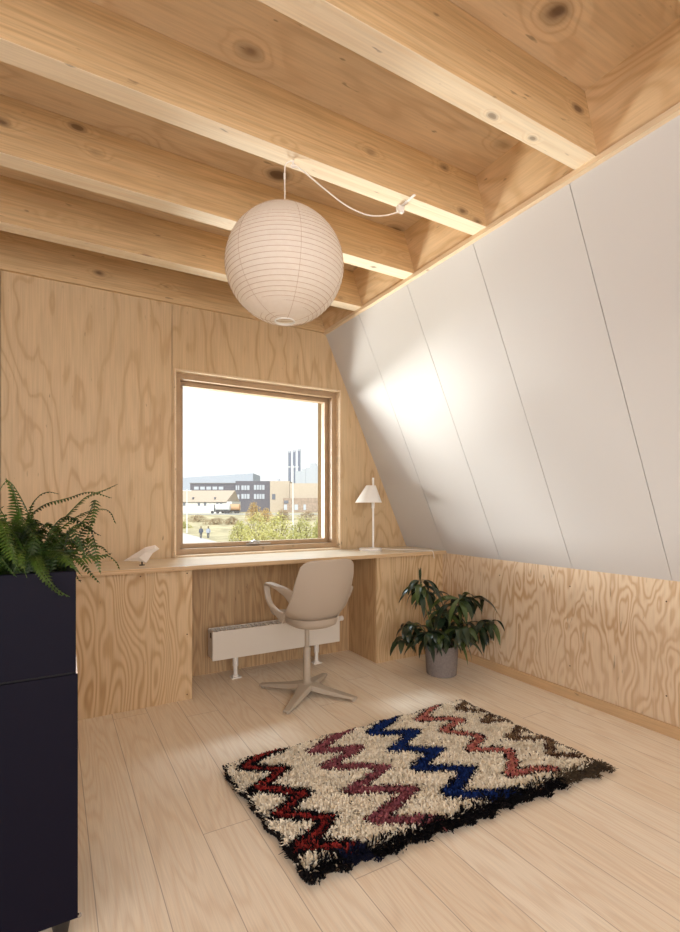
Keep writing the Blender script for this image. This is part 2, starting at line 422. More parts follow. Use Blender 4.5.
ring('outer_reveal', plain('outer_reveal_wood', (112, 90, 64), rough=.9, spec=0), WX0+.045, WX1-.045, WZ0+.03, WZ1-.03, .022, YB+.172, YB+.235, bevel=0)
lt = MB(); lt.box(1.16, 1.34, YB+.095, YB+.106, WZ0+.056, WZ0+.064); lt.tube([(1.19, YB+.085, WZ0+.074), (1.215, YB+.08, WZ0+.082), (1.25, YB+.082, WZ0+.072)], .007, 8)
lt.box(1.18, 1.26, YB+.084, YB+.106, WZ0+.058, WZ0+.072); lt.build('latch', M['latch'], wroot, bevel=.001)

# ------------------------------------------------------------------ desk
DY = 2.745; CY = 2.788
def cab(name, x0, x1, label, lbl_cat='cabinet', dark_left=False):
    t = thing(name, label, lbl_cat, (0, 0, 0))
    fb = MB().box(x0, x1, CY, CY+.018, 0, .716); fb.build('front_panel', M['pine_ply'], t, bevel=.001)
    return t
t = cab('desk_cabinet', -.60, .668, 'wide plywood box under the desk beside the navy cabinet')
MB().box(.65, .668, CY+.018, 3.15, 0, .716).build('side_panel', M['niche_ply'], t, bevel=.001)
MB().box(-.60, -.582, CY+.018, YB-.002, 0, .716).build('side_panel', M['niche_ply'], t, bevel=.001)
sm = MB()
for x, z in ((.12, .695), (.64, .695), (.64, .36), (.64, .03), (.4, .695)):
    sm = MB(); n = 8; sm.add([(x+.004*math.cos(-2*PI*k/n), CY-.0008, z+.004*math.sin(-2*PI*k/n)) for k in range(n)], [tuple(range(n))]); sm.build('screw_head', M['gap'], t)
t2 = cab('desk_cabinet', 1.893, XR-.001, 'narrow plywood box under the desk, beside the potted plant')
MB().box(1.893, 1.911, CY+.018, 3.15, 0, .716).build('side_panel', M['niche_ply'], t2, bevel=.001)
nb_ = MB().box(.60, 2.0, 3.15, YB-.001, 0, .715).build('trim_20', M['niche_ply']); struct(nb_, 'plywood back of the knee space under the desk')
d = thing('desk', 'long built-in pale plywood desktop under the window', 'desk', (0, 0, 0))
b = MB().box(-.62, XR-.001, DY, YB-.011, .7165, .74)
o = b.build('desktop', [M['desk_wood'], M['desk_edge']], d, bevel=.001)
o.data.polygons[2].material_index = 1

# ------------------------------------------------------------------ radiator
r = thing('radiator', 'low white panel radiator under the desk', 'radiator', (1.26, 3.0, 0))
def rb(): return MB()
X0, X1, Y0, Y1, Z0, Z1 = .828-1.26, 1.705-1.26, 2.955-3.0, 3.07-3.0, .135, .31
rb().box(X0, X1, Y0, Y0+.012, Z0, Z1).build('front_panel', M['rad_metal'], r, bevel=.003)
rb().box(X0+.005, X1-.005, Y1-.012, Y1, Z0, Z1).build('back_panel', M['rad_metal'], r, bevel=.003)
for xx in (X0, X1-.004): rb().box(xx, xx+.004, Y0+.012, Y1-.012, Z0+.01, Z1-.004).build('side_cover', M['rad_metal'], r, bevel=.001)
rb().box(X0+.006, X1-.006, Y0+.014, Y1-.014, Z0+.02, Z1-.03).build('core', M['rad_dark'], r)
gr = rb()
nx = 30
for i in range(nx+1):
    x = X0+.004+(X1-X0-.028)*i/nx; gr.hexa([(x, Y0+.012, Z1-.01), (x+.006, Y0+.012, Z1-.01), (x+.018, Y1-.012, Z1-.01), (x+.012, Y1-.012, Z1-.01), (x, Y0+.012, Z1-.003), (x+.006, Y0+.012, Z1-.003), (x+.018, Y1-.012, Z1-.003), (x+.012, Y1-.012, Z1-.003)])
for yy in (Y0+.055,): gr.box(X0+.004, X1-.004, yy, yy+.003, Z1-.007, Z1-.002)
gr.build('top_grille', M['rad_metal'], r)
rb().lathe([(.018, 0), (.018, .001)], 12, (X0-.0, 0, 0)) 
sk = rb(); sk.box(X0-.0006, X0+.0004, Y0+.03, Y0+.055, Z1-.045, Z1-.012); sk.build('side_vent', M['rad_dark'], r)
for x in (.984-1.26, 1.549-1.26):
    f = rb(); f.box(x-.03, x+.03, Y0+.02, Y0+.075, 0, .008); f.lathe([(.02, .008), (.02, .016), (.013, .02), (.013, .07), (.017, .072), (.017, .135)], 16, (x, Y0+.048, 0), cap1=True)
    f.build('foot', M['white_metal'], r, smooth=True, bevel=.001)
v = rb(); v.tube([(X1, Y0+.05, Z1-.03), (X1+.02, Y0+.05, Z1-.03), (X1+.035, Y0+.05, Z1-.03)], .008, 10)
v.tube([(X1+.02, Y0+.05, Z1-.03), (X1+.021, Y0+.05, Z1-.03), (X1+.05, Y0+.05, Z1-.03), (X1+.051, Y0+.05, Z1-.03)], [.012, .017, .017, .012], 14)
v.build('valve_knob', M['white_metal'], r, smooth=True)

# ------------------------------------------------------------------ swivel chair
ch = thing('swivel_chair', 'taupe moulded swivel armchair facing the desk', 'chair', (1.25, 2.54, 0), math.radians(2))
def make_shell():
    prof = spline([(.185, .425), (.165, .450), (.10, .448), (-.02, .436), (-.11, .437), (-.17, .462), (-.21, .53), (-.235, .62), (-.25, .70), (-.262, .785)], 4)
    prof = [(p[0], p[1]) for p in [(q.x, q.y) for q in [Vector((a.x, a.y)) for a in prof]]]
    L = len(prof); nu = 20; vs = []; fs = []
    for i, (py, pz) in enumerate(prof):
        t = i/(L-1)
        w = float(np.interp(t, [0, .1, .35, .5, .62, .75, .9, 1.0], [.13, .155, .178, .19, .19, .183, .176, .163]))
        a = prof[max(0, i-1)]; c = prof[min(L-1, i+1)]
        ty, tz = c[0]-a[0], c[1]-a[1]; l = math.hypot(ty, tz); ny, nz = tz/l, -ty/l   # normal: up on seat / forward on back
        if nz < 0 and t < .4: ny, nz = -ny, -nz
        ny, nz = (tz/l, -ty/l)
        cup = float(np.interp(t, [0, .15, .35, .5, .62, .8, 1.0], [.008, .02, .05, .08, .075, .05, .03]))
        for k in range(nu+1):
            u = -1+2*k/nu
            ww = w
            # rounded top corners and front corners
            dz = 0
            if t > .8: dz = -(abs(u)**6)*.035*((t-.8)/.2)
            df = 0
            if t < .15: df = -(abs(u)**3)*.03*((.15-t)/.15)
            e = cup*(abs(u)**2.6)
            vs.append((u*ww, py+ny*e+df, pz+nz*e+dz))
    for i in range(L-1):
        for k in range(nu):
            a = i*(nu+1)+k; fs.append((a, a+1, a+nu+2, a+nu+1))
    b = MB().add(vs, fs); return b
o = make_shell().build('seat_shell', M['chair'], ch, smooth=True)
s_ = o.modifiers.new('s', 'SOLIDIFY'); s_.thickness = .011; s_.offset = 0
s2 = o.modifiers.new('sub', 'SUBSURF'); s2.levels = 1; s2.render_levels = 2
def band(path, widths, thick, side):
    P = spline(path, 6); n = len(P); vs = []; fs = []
    ws = np.interp(np.linspace(0, 1, n), np.linspace(0, 1, len(widths)), widths)
    ts = np.interp(np.linspace(0, 1, n), np.linspace(0, 1, len(thick)), thick)
    for i, p in enumerate(P):
        a = P[max(0, i-1)]; c = P[min(n-1, i+1)]; t = (c-a).normalized()
        x = Vector((side, 0, 0)); x = (x-t*x.dot(t)).normalized(); y = t.cross(x)
        for k in range(12):
            an = 2*PI*k/12; ca, sa = math.cos(an), math.sin(an)
            vs.append(p+x*float(abs(ca)**.7*np.sign(ca)*ws[i]/2)+y*float(abs(sa)**.7*np.sign(sa)*ts[i]/2))
    for i in range(n-1):
        for k in range(12):
            k2 = (k+1) % 12; fs.append((i*12+k, i*12+k2, (i+1)*12+k2, (i+1)*12+k))
    fs.append(tuple(range(11, -1, -1))); fs.append(tuple((n-1)*12+k for k in range(12)))
    return MB().add(vs, fs)
for s in (-1, 1):
    path = [(s*.181, -.175, .585), (s*.192, -.13, .610), (s*.207, -.07, .628), (s*.218, .0, .640), (s*.222, .04, .637), (s*.222, .053, .612), (s*.219, .045, .56), (s*.209, .02, .518), (s*.190, -.02, .482), (s*.176, -.065, .460)]
    band(path, [.014, .024, .040, .044, .044, .038, .034, .026, .02, .014], [.085, .055, .028, .016, .016, .016, .018, .028, .048, .07], 1).build('armrest', M['chair'], ch, smooth=True)
# under-seat pan
b = MB(); vs = []; fs = []
rings_ = [(0, .398), (.5, .398), (.8, .403), (.95, .415), (1.0, .432), (1.0, .455)]
n = 32
for (rr, z) in rings_:
    for k in range(n):
        a = 2*PI*k/n; ca, sa = math.cos(a), math.sin(a)
        x = .137*max(rr, .02)*abs(ca)**.8*np.sign(ca); yy = -.045+.15*max(rr, .02)*abs(sa)**.8*np.sign(sa); vs.append((x, yy, z))
for i in range(len(rings_)-1):
    for k in range(n):
        k2 = (k+1) % n; fs.append((i*n+k, i*n+k2, (i+1)*n+k2, (i+1)*n+k))
fs.append(tuple(range(n-1, -1, -1))); fs.append(tuple((len(rings_)-1)*n+k for k in range(n)))
MB().add(vs, fs).build('seat_pan', M['chair'], ch, smooth=True)
MB().lathe([(.0135, .26), (.0135, .40)], 20, cap0=True, cap1=True).build('gas_lift', M['chair_metal'], ch, smooth=True)
MB().lathe([(.021, .05), (.0205, .262), (.017, .267), (.0135, .268)], 24, cap0=True, cap1=True).build('column', M['chair_metal'], ch, smooth=True)
hub = MB().lathe([(.045, .03), (.045, .045), (.036, .06), (.026, .07)], 24, cap0=True, cap1=True).build('hub', M['chair_metal'], ch, smooth=True)
for a in (math.radians(130), math.radians(-52), math.radians(-137), math.radians(42)):
    b = MB(); st = [(.0, .05, .064, .022), (.05, .046, .062, .024), (.12, .035, .048, .024), (.22, .026, .034, .018), (.300, .020, .022, .010)]
    dx, dy = math.cos(a-math.radians(2)), math.sin(a-math.radians(2)); vs = []; fs = []
    for (rr, hw, zt, th) in st:
        for (sx_, z) in ((-1, zt-th), (1, zt-th), (.75, zt), (-.75, zt)):
            vs.append((dx*rr-dy*hw*sx_, dy*rr+dx*hw*sx_, z))
    for i in range(len(st)-1):
        for k in range(4):
            k2 = (k+1) % 4; fs.append((i*4+k, i*4+k2, (i+1)*4+k2, (i+1)*4+k))
    fs.append((3, 2, 1, 0)); fs.append(tuple(len(st)*4-4+k for k in range(4)))
    lg = MB().add(vs, fs).build('leg', M['chair_metal'], ch, bevel=.004, seg=3)
    MB().lathe([(.011, 0), (.011, .003), (.011, .014)], 14, (dx*.28, dy*.28, 0), cap0=True, cap1=True).build('glide', M['chair_metal'], lg)

# ------------------------------------------------------------------ paper lantern
LC = Vector((.735, 1.676, 1.942)); LR = .2145; LZ = .952
lt = thing('paper_lantern', 'round white rice paper pendant lantern hanging below the beams', 'pendant lamp', LC)
nr = 34; prof = []
th0, th1 = math.asin(.036/LR), math.asin(.036/LR)
ribs = []
for i in range(nr+1):
    th = th0+(PI-th0-th1)*i/nr
    ribs.append((LR*math.sin(th), LR*LZ*math.cos(th)))
for i in range(nr):
    (r0, z0), (r1, z1) = ribs[i], ribs[i+1]
    prof.append((r0, z0)); 
    for q in (.33, .67):
        rr, zz = r0+(r1-r0)*q, z0+(z1-z0)*q
        prof.append((rr-.0009, zz*.999))
prof.append(ribs[-1])
MB().lathe(prof[::-1], 96).build('paper_shade', M['paper'], lt, smooth=True)
rbm = MB()
for (rr, z) in ribs[1:-1]:
    rbm.tube([(rr*math.cos(2*PI*k/72), rr*math.sin(2*PI*k/72), z+.0022*math.sin(2*PI*k/72*1+rr*40)) for k in range(72)], .0009, 5, closed=True)
for a in (.35, 1.4, 2.5, 3.5, 4.55, 5.6):
    rbm.tube([((LR+.0003)*math.sin(th0+(PI-2*th0)*k/24)*math.cos(a), (LR+.0003)*math.sin(th0+(PI-2*th0)*k/24)*math.sin(a), LZ*(LR+.0003)*math.cos(th0+(PI-2*th0)*k/24)) for k in range(25)], .0007, 4)
rbm.build('bamboo_ribs', M['rib'], lt)
wm = MB(); zz = -LR*LZ*math.cos(th0)+.004
for dz in (0, -.005): wm.tube([(.036*math.cos(2*PI*k/32), .036*math.sin(2*PI*k/32), zz+dz) for k in range(32)], .0022, 6, closed=True)
wm.lathe([(.036, zz), (.036, zz-.005)], 32)
wm.build('bottom_ring', M['lamp_white'], lt)
bm_ = MB().lathe([(.001, -.03), (.022, -.02), (.03, 0), (.022, .025), (.013, .045), (.013, .08), (.02, .085), (.02, .13), (.006, .14)], 20); bm_.build('bulb', M['lamp_white'], lt, smooth=True)
ct = ZT-LC.z
# cord from lantern up to its hook, then swag to the clip
hook = Vector((.765, 1.668, ZT))
c1 = MB(); c1.tube(spline([(0, 0, .13), (0, 0, .25), (.0, 0, ct-.045), (.004, -.001, ct-.018), (.022, -.008, ct-.006), (hook.x-LC.x, hook.y-LC.y, ct-.012)], 6), .0024, 8)
c1.build('drop_cord', M['cord'], lt, smooth=True)
MB().tube([(-.001, 0, ct-.075), (-.001, 0, ct-.055)], .004, 8).build('cord_sleeve', M['cord'], lt)
hk = tag(MB().lathe([(.0035, -.022), (.0035, 0)], 10, hook, cap0=True).tube([hook+Vector((-.01, .0, -.022)), hook+Vector((0, 0, -.025)), hook+Vector((.012, 0, -.018))], .004, 8).build('cord_hook', M['cord'], loc=hook),
         'small white cord hook screwed into the beam underside above the lantern', 'hook')
P0 = hook+Vector((0, 0, -.014)); P3 = atz(401, 206, 2.11)
sw = []
for q in (0, .1, .25, .45, .65, .82, .93, 1.0):
    p = P0.lerp(Vector((P3.x, P3.y, ZT-.02)), q); sag = .078*math.sin(PI*q**1.25); p.z -= sag; sw.append(p)
MB().tube([p-LC for p in spline(sw, 6)], .0026, 8).build('swag_cord', M['cord'], lt, smooth=True)
cl = thing('cord_clip', 'white clip box fixed under the beam at the end of the cord', 'clip', (P3.x, P3.y, ZT))
MB().box(-.02, .012, -.008, .01, -.026, 0).build('clip_body', M['white_metal'], cl, bevel=.002)
MB().box(-.008, .004, -.095, -.005, -.004, 0).build('cable_strip', M['white_metal'], cl, bevel=.001)

# ------------------------------------------------------------------ table lamp
tl = thing('table_lamp', 'slim white table lamp with a cone shade on the desk', 'lamp', (2.015, 3.045, .74))
MB().lathe([(.001, .0), (.082, .0), (.084, .004), (.084, .012), (.081, .016), (.001, .016)], 40).build('base', M['lamp_white'], tl, smooth=True)
px_ = .024; 
MB().lathe([(.0075, .014), (.0075, .53)], 16, (px_, 0, 0), cap1=True).build('pole', M['lamp_white'], tl, smooth=True)
MB().lathe([(.0105, .305), (.0115, .31), (.0115, .365), (.009, .37)], 16, (px_, 0, 0), cap1=True, cap0=True).build('collar', M['lamp_white'], tl, smooth=True)
# shade: cone whose top hugs the pole
vs = []; fs = []; n = 40
for (cx, rr, z) in ((-.018, .098, .348), (.004, .036, .472), (.004, .034, .473), (-.018, .0955, .3485)):
    for k in range(n):
        a = 2*PI*k/n; vs.append((cx+rr*math.cos(a), rr*math.sin(a), z))
for i in range(3):
    for k in range(n):
        k2 = (k+1) % n; fs.append((i*n+k, i*n+k2, (i+1)*n+k2, (i+1)*n+k))
for k in range(n): fs.append((3*n+k, 3*n+(k+1) % n, (k+1) % n, k))
MB().add(vs, fs).build('lamp_shade', M['lamp_white'], tl, smooth=True)
cdp = [(.084, .0, .008), (.16, -.05, .003), (.26, -.14, .003), (.31, -.25, .003), (.325, -.298, .0035), (.332, -.305, -.006), (.342, -.306, -.05)]
MB().tube(spline(cdp, 6), .0024, 8).build('power_cord', M['cord'], tl, smooth=True)

# ------------------------------------------------------------------ paper bird
bd = thing('paper_bird', 'white faceted paper bird figurine on the desk by the fern', 'figurine', (.428, 2.90, .74), math.radians(-12)); bd.scale = (.93, .93, .93)
V = [(-.105, 0, .030), (-.02, -.034, .052), (-.02, .034, .052), (.012, 0, .105), (.012, -.030, .075), (.012, .030, .075), (.068, 0, .118), (.066, -.016, .100), (.066, .016, .100), (.092, 0, .094),
     (.02, 0, .014), (-.02, 0, .024), (.055, 0, .070)]
F_ = [(0, 1, 3), (0, 3, 2), (1, 4, 3), (2, 3, 5), (3, 4, 7), (3, 7, 6), (3, 8, 5), (3, 6, 8), (6, 7, 9), (6, 9, 8), (7, 12, 9), (8, 9, 12), (4, 12, 7), (5, 8, 12), (4, 10, 12), (5, 12, 10), (1, 10, 4), (2, 5, 10), (1, 11, 10), (2, 10, 11), (0, 11, 1), (0, 2, 11)]
MB().add(V, F_).build('body', M['bird'], bd)
MB().lathe([(.001, 0), (.016, 0), (.016, .004), (.004, .006), (.004, .022)], 16, (-.004, 0, 0), cap1=True).build('foot', M['black'], bd, smooth=True)

# ------------------------------------------------------------------ navy cabinet + planter box
CX, CYF, CW, CD = .053, 1.355, .74, .40
nc = thing('storage_cabinet', 'tall dark navy lacquered cabinet standing on black legs', 'cabinet', (CX-CW/2, CYF+CD/2, 0))
x0, x1, y0, y1 = -CW/2, CW/2, -CD/2, CD/2
b = MB(); Zb, Zs = .075, .664; tpan = .018
b.box(x0, x0+tpan, y0+.02, y1, Zb, Zs); b.box(x1-tpan, x1, y0+.02, y1, Zb, Zs); b.box(x0+tpan, x1-tpan, y0+.02, y1, Zb, Zb+tpan); b.box(x0+tpan, x1-tpan, y0+.02, y1, Zs-tpan, Zs); b.box(x0+tpan, x1-tpan, y1-.01, y1, Zb+tpan, Zs-tpan)
b.build('carcass', M['navy'], nc, bevel=.001)
MB().box(x0, x1, y0, y0+.018, Zb, Zs-.001).build('door', M['navy'], nc, bevel=.0015)
for sx_ in (x0+.06, x1-.035):
    for sy_ in (y0+.045, y1-.05):
        b = MB(); b.lathe([(.012, 0), (.024, Zb-.01), (.03, Zb)], 16, (sx_, sy_, 0), cap0=True, cap1=True); b.build('leg', M['black'], nc, smooth=True)
MB().lathe([(.001, -.004), (.005, -.002), (.005, .004), (.001, .006)], 12, (x1+.003, y0+.004, Zb+.002)).build('door_pin', M['steel'], nc, smooth=True)
b = MB(); b.hexa([(x1-.004, y0+.002, Zs), (x1-.0005, y0+.002, Zs), (x1-.0005, y0+.02, Zs), (x1-.004, y0+.02, Zs), (x1-.0045, y0+.002, Zs+.05), (x1-.004, y0+.002, Zs+.05), (x1-.004, y0+.02, Zs+.05), (x1-.0045, y0+.02, Zs+.05)])
b.build('corner_plate', M['steel'], nc)
pb = thing('planter_box', 'dark navy planter box stacked on the cabinet, holding the fern', 'planter', (CX-CW/2-.002, CYF+CD/2, Zs))
x1p = x1-.002; H = .247
b = MB(); b.box(x0, x1p, y0, y0+.018, .0045, H); b.box(x0, x1p, y1-.018, y1, .0, H); b.box(x0, x0+.018, y0+.018, y1-.018, .0, H); b.box(x1p-.018, x1p, y0+.018, y1-.018, .0, H); b.box(x0+.018, x1p-.018, y0+.018, y1-.018, 0, .018)
b.build('box_body', M['navy'], pb, bevel=.0015)
MB().box(x0+.018, x1p-.018, y0+.018, y1-.018, .018, H-.02).build('soil', M['soil'], pb)
MB().box(x0, x1p-.004, y0+.004, y0+.016, 0, .0045).build('shadow_gap', M['navy_dark'], pb)

# ------------------------------------------------------------------ fern
FO = Vector((-.13, 1.545, Zs+H-.02))
fern = thing('potted_fern', 'bushy green sword fern with arching fronds spilling over the navy box', 'fern', FO)
def frond(path, width, mat, npairs=30, droop=.25, roll=0.0):
    P = spline([Vector(p)-FO for p in path], 10); n = len(P)
    cum = [0]
    for i in range(1, n): cum.append(cum[-1]+(P[i]-P[i-1]).length)
    T = cum[-1]; vs = []; fs = []
    b = MB(); b.tube(P, [.0016*(1-.6*i/(n-1)) for i in range(n)], 5)
    def at(s):
        for i in range(1, n):
            if cum[i] >= s:
                q = (s-cum[i-1])/(cum[i]-cum[i-1]+1e-9); return P[i-1].lerp(P[i], q), (P[i]-P[i-1]).normalized()
        return P[-1], (P[-1]-P[-2]).normalized()
    npairs = int(T/.0095)
    for j in range(npairs):
        q = .06+.94*j/npairs
        p, t = at(q*T)
        side = t.cross(Vector((0, 0, 1)))
        if side.length < .2: side = t.cross(Vector((0, 1, 0)))
        side.normalize(); side = Matrix.Rotation(roll, 3, t) @ side
        up = side.cross(t)
        L = width*(math.sin(PI*min(1, (q*.93+.07))**.75)**.7)*(.9+.2*random.random())
        L = max(L, .004)
        for sg in (-1, 1):
            dr = (side*sg+t*.35+up*(-droop+.25*random.uniform(-.5, .5))).normalized()
            w = .0050; e1 = p+dr*L*.5; e2 = p+dr*L-Vector((0, 0, L*.12)); tw = t
            o = len(vs)
            vs += [p-tw*w*.5, p+tw*w*.6, e1+tw*w*.6, e2, e1-tw*w*.55]
            fs += [(o, o+1, o+2, o+4), (o+4, o+2, o+3)]
    b.add(vs, fs)
    return b.build('frond', mat, fern)
def fr_px(pts, width, mat='fern', roll=0.0):
    frond([atY(*p) for p in pts], width, M[mat], roll=roll)
base = lambda x, y=None: (x, 552, y or 1.53)
# key fronds traced where they stand (px, py, world Y)
KEY = [
 ([base(28), (31, 524, 1.50), (22, 500, 1.49), (8, 481, 1.48), (-4, 496, 1.48)], .016),
 ([base(24), (18, 520, 1.50), (14, 496, 1.46), (6, 478, 1.44)], .022),
 ([base(30), (24, 530, 1.48), (18, 505, 1.46), (11, 484, 1.45), (5, 479, 1.44)], .026),
 ([base(33), (30, 512, 1.60), (38, 497, 1.62), (48, 492, 1.62), (59, 494, 1.60)], .010),
 ([base(30), (26, 524, 1.6), (42, 506, 1.62), (68, 498, 1.64), (90, 492, 1.66), (112, 498, 1.68)], .018),
 ([base(38), (54, 530, 1.56), (70, 512, 1.58), (86, 497, 1.60), (104, 490, 1.62), (118, 484, 1.64)], .024),
 ([base(40), (62, 528, 1.52), (82, 514, 1.56), (100, 509, 1.60), (110, 512, 1.63), (116, 524, 1.65)], .013),
 ([base(46), (68, 532, 1.54), (86, 518, 1.56), (95, 500, 1.56), (92, 520, 1.58), (86, 542, 1.60)], .020),
 ([base(44), (60, 540, 1.5), (74, 526, 1.5), (88, 522, 1.5), (96, 520, 1.51)], .026),
 ([base(48), (70, 552, 1.48), (86, 546, 1.48), (100, 546, 1.5), (108, 553, 1.52)], .014),
 ([base(48), (66, 560, 1.46), (84, 558, 1.46), (100, 556, 1.48), (112, 553, 1.50)], .026),
 ([base(66), (92, 556, 1.5), (108, 556, 1.52), (116, 562, 1.53), (120, 570, 1.54)], .008),
 ([base(30, 1.5), (36, 558, 1.38), (46, 576, 1.335), (58, 590, 1.325), (70, 597, 1.325)], .018),
 ([base(26, 1.5), (34, 560, 1.38), (42, 576, 1.335), (52, 588, 1.325), (62, 596, 1.325)], .014),
 ([base(14, 1.5), (18, 550, 1.38), (22, 562, 1.335), (27, 578, 1.33)], .018),
 ([base(2, 1.5), (4, 540, 1.40), (12, 556, 1.335), (20, 572, 1.33)], .024),
 ([(-8, 548, 1.5), (-2, 520, 1.42), (6, 535, 1.36), (13, 552, 1.34), (17, 566, 1.33)], .022),
 ([base(40, 1.5), (56, 552, 1.4), (70, 562, 1.345), (80, 574, 1.34)], .020),
 ([base(50, 1.5), (62, 555, 1.42), (74, 566, 1.38), (82, 576, 1.37)], .018),
 ([base(0, 1.5), (-4, 530, 1.45), (-2, 512, 1.45), (4, 506, 1.44)], .016),
 ([base(4, 1.5), (6, 525, 1.45), (2, 512, 1.45), (-6, 505, 1.44)], .018),
]
for k, w in KEY: fr_px(k, w*1.05, 'fern', roll=random.uniform(-.5, .5))
for i in range(150):
    bx = random.uniform(-.45, .02) if i % 3 else random.uniform(-.16, .02); by = random.uniform(1.42, 1.66)
    a = random.uniform(0, 2*PI); L = random.uniform(.09, .19)
    up = random.uniform(.03, .13)
    p0 = Vector((bx, by, Zs+H-.03)); dx, dy = math.cos(a), math.sin(a)*.7
    tip = Vector((bx+dx*L, by+dy*L, Zs+H-.02+up-random.uniform(.03, .10)))
    if tip.y < 1.40: tip.y = random.uniform(1.33, 1.345); tip.z = Zs+H-random.uniform(-.01, .03); 
    md = Vector((bx+dx*L*.4, by+dy*L*.4, Zs+H+up)); 
    if tip.y < 1.36: md = Vector((md.x, 1.40, Zs+H+.03+up*.4))
    tip.x = min(tip.x, .115)
    frond([p0, md, tip], random.uniform(.014, .024), M[random.choice(['fern_dark', 'fern_dark', 'fern'])], roll=random.uniform(-.6, .6))

# ------------------------------------------------------------------ potted plant
PP = Vector((2.138, 2.415, 0))
pp = thing('potted_plant', 'long-leaved dark green houseplant in a grey pot on the floor', 'plant', PP)
pot = MB().lathe([(.001, 0), (.088, 0), (.094, .006), (.105, .17), (.106, .186), (.104, .19), (.098, .189), (.096, .16), (.001, .158)], 48).build('pot', M['pot'], pp, smooth=True)
MB().lathe([(.001, .168), (.05, .17), (.0965, .163)], 32).build('soil', M['soil'], pot)
def leaf_geo(b, p, d, L, w, curl=.5, mi=0, roll=0):
    """lanceolate leaf drooping under its own weight"""
    d = Vector(d).normalized(); n = 8; pos = Vector(p); vs = []; fs = []
    side0 = d.cross(Vector((0, 0, 1)))
    if side0.length < .1: side0 = Vector((1, 0, 0))
    side0.normalize()
    for i in range(n+1):
        t = i/n
        ww = w*(math.sin(PI*min(1, t*.96+.02))**.8)*(1.15-.5*t)*.5
        side = Matrix.Rotation(roll, 3, d) @ side0
        nn = side.cross(d).normalized()
        vs += [pos-side*ww+nn*ww*.28, pos, pos+side*ww+nn*ww*.28]
        pos = pos+d*L/n
        d = (d+Vector((0, 0, -curl/n*1.6))).normalized()
    for i in range(n):
        o = i*3; fs += [(o, o+1, o+4, o+3), (o+1, o+2, o+5, o+4)]
    b.add(vs, fs, mi)
def P2(px, py, dd=0.0):     # point near the plant: depth = pot depth + dd
    z = PP.x*FX+PP.y*FY+dd; return atz(px, py, z)-PP
BR = [ # (path pixels with depth offset, number of leaves at tip, leaf length)
 ([(440, 648, 0), (430, 620, -.02), (422, 598, -.03), (420, 581, -.03)], 9, .15),
 ([(440, 648, 0), (436, 622, .05), (431, 600, .07), (420, 590, .06)], 7, .13),
 ([(444, 648, 0), (450, 622, -.03), (455, 606, -.05), (460, 599, -.06)], 9, .16),
 ([(444, 648, 0), (456, 620, .05), (466, 602, .08), (474, 598, .10)], 8, .15),
 ([(448, 650, 0), (462, 640, .02), (478, 626, .05), (492, 622, .06)], 9, .14),
 ([(438, 650, 0), (428, 636, -.03), (416, 624, -.05), (408, 628, -.06)], 7, .11),
 ([(436, 650, 0), (424, 642, .0), (412, 636, .0), (401, 642, -.02)], 7, .10),
 ([(440, 650, -.02), (436, 636, -.1), (432, 632, -.13), (430, 634, -.15)], 8, .13),
 ([(446, 650, -.02), (452, 636, -.1), (458, 628, -.14), (464, 630, -.15)], 9, .15),
 ([(442, 648, 0), (442, 630, .02), (444, 616, .0), (446, 614, -.02)], 9, .15),
 ([(444, 650, -.04), (448, 640, -.10), (452, 636, -.12), (455, 638, -.13)], 7, .16),
 ([(442, 650, -.04), (436, 641, -.09), (431, 638, -.11), (428, 642, -.12)], 7, .14),
 ([(446, 650, .03), (466, 636, .12), (474, 628, .16), (482, 632, .17)], 7, .13),
]
ZL = .19
for bi, (pth, nl, LL) in enumerate(BR):
    P = spline([P2(*p) for p in pth], 5)
    P[0] = Vector((P[0].x*.3, P[0].y*.3, .165))
    st = MB().tube(P, [.005*(1-.55*i/(len(P)-1)) for i in range(len(P))], 7).build('branch', M['stem'], pp, smooth=True)
    b = MB()
    L = len(P)
    nl += 3
    for j in range(nl):
        # whorl at tip
        a = 2*PI*j/nl+random.uniform(-.3, .3)+bi
        el = random.uniform(-.25, .7)
        d = (math.cos(a)*math.cos(el), math.sin(a)*math.cos(el), math.sin(el))
        idx = L-1-(j % 3)*(1 if j % 2 else 2)
        leaf_geo(b, P[idx], d, LL*random.uniform(.9, 1.4), .040*random.uniform(.85, 1.3), curl=random.uniform(1.0, 1.9), mi=0 if random.random() < .85 else 1, roll=random.uniform(-.5, .5))
    for j in range(9):
        a = random.uniform(0, 2*PI); el = random.uniform(-.1, .5)
        idx = random.randint(L//4, L-3)
        d = (math.cos(a)*math.cos(el), math.sin(a)*math.cos(el), math.sin(el))
        leaf_geo(b, P[idx], d, LL*random.uniform(.6, .95), .042, curl=random.uniform(1.2, 2.2), mi=0 if random.random() < .8 else 1, roll=random.uniform(-.5, .5))
    if bi == 0:
        for dv in ((-.1, 0, 1), (.15, .1, 1), (0, -.1, .9)): leaf_geo(b, P[-1], dv, .085, .018, .2)
    # keep leaves off floor, walls
    lim = XR-PP.x-.02
    b.v = [(min(v[0], lim), min(v[1], CY-PP.y-.015), max(v[2], .02)) for v in b.v]
    b.build('leaves', [M['leaf'], M['leaf_light']], st, smooth=True)

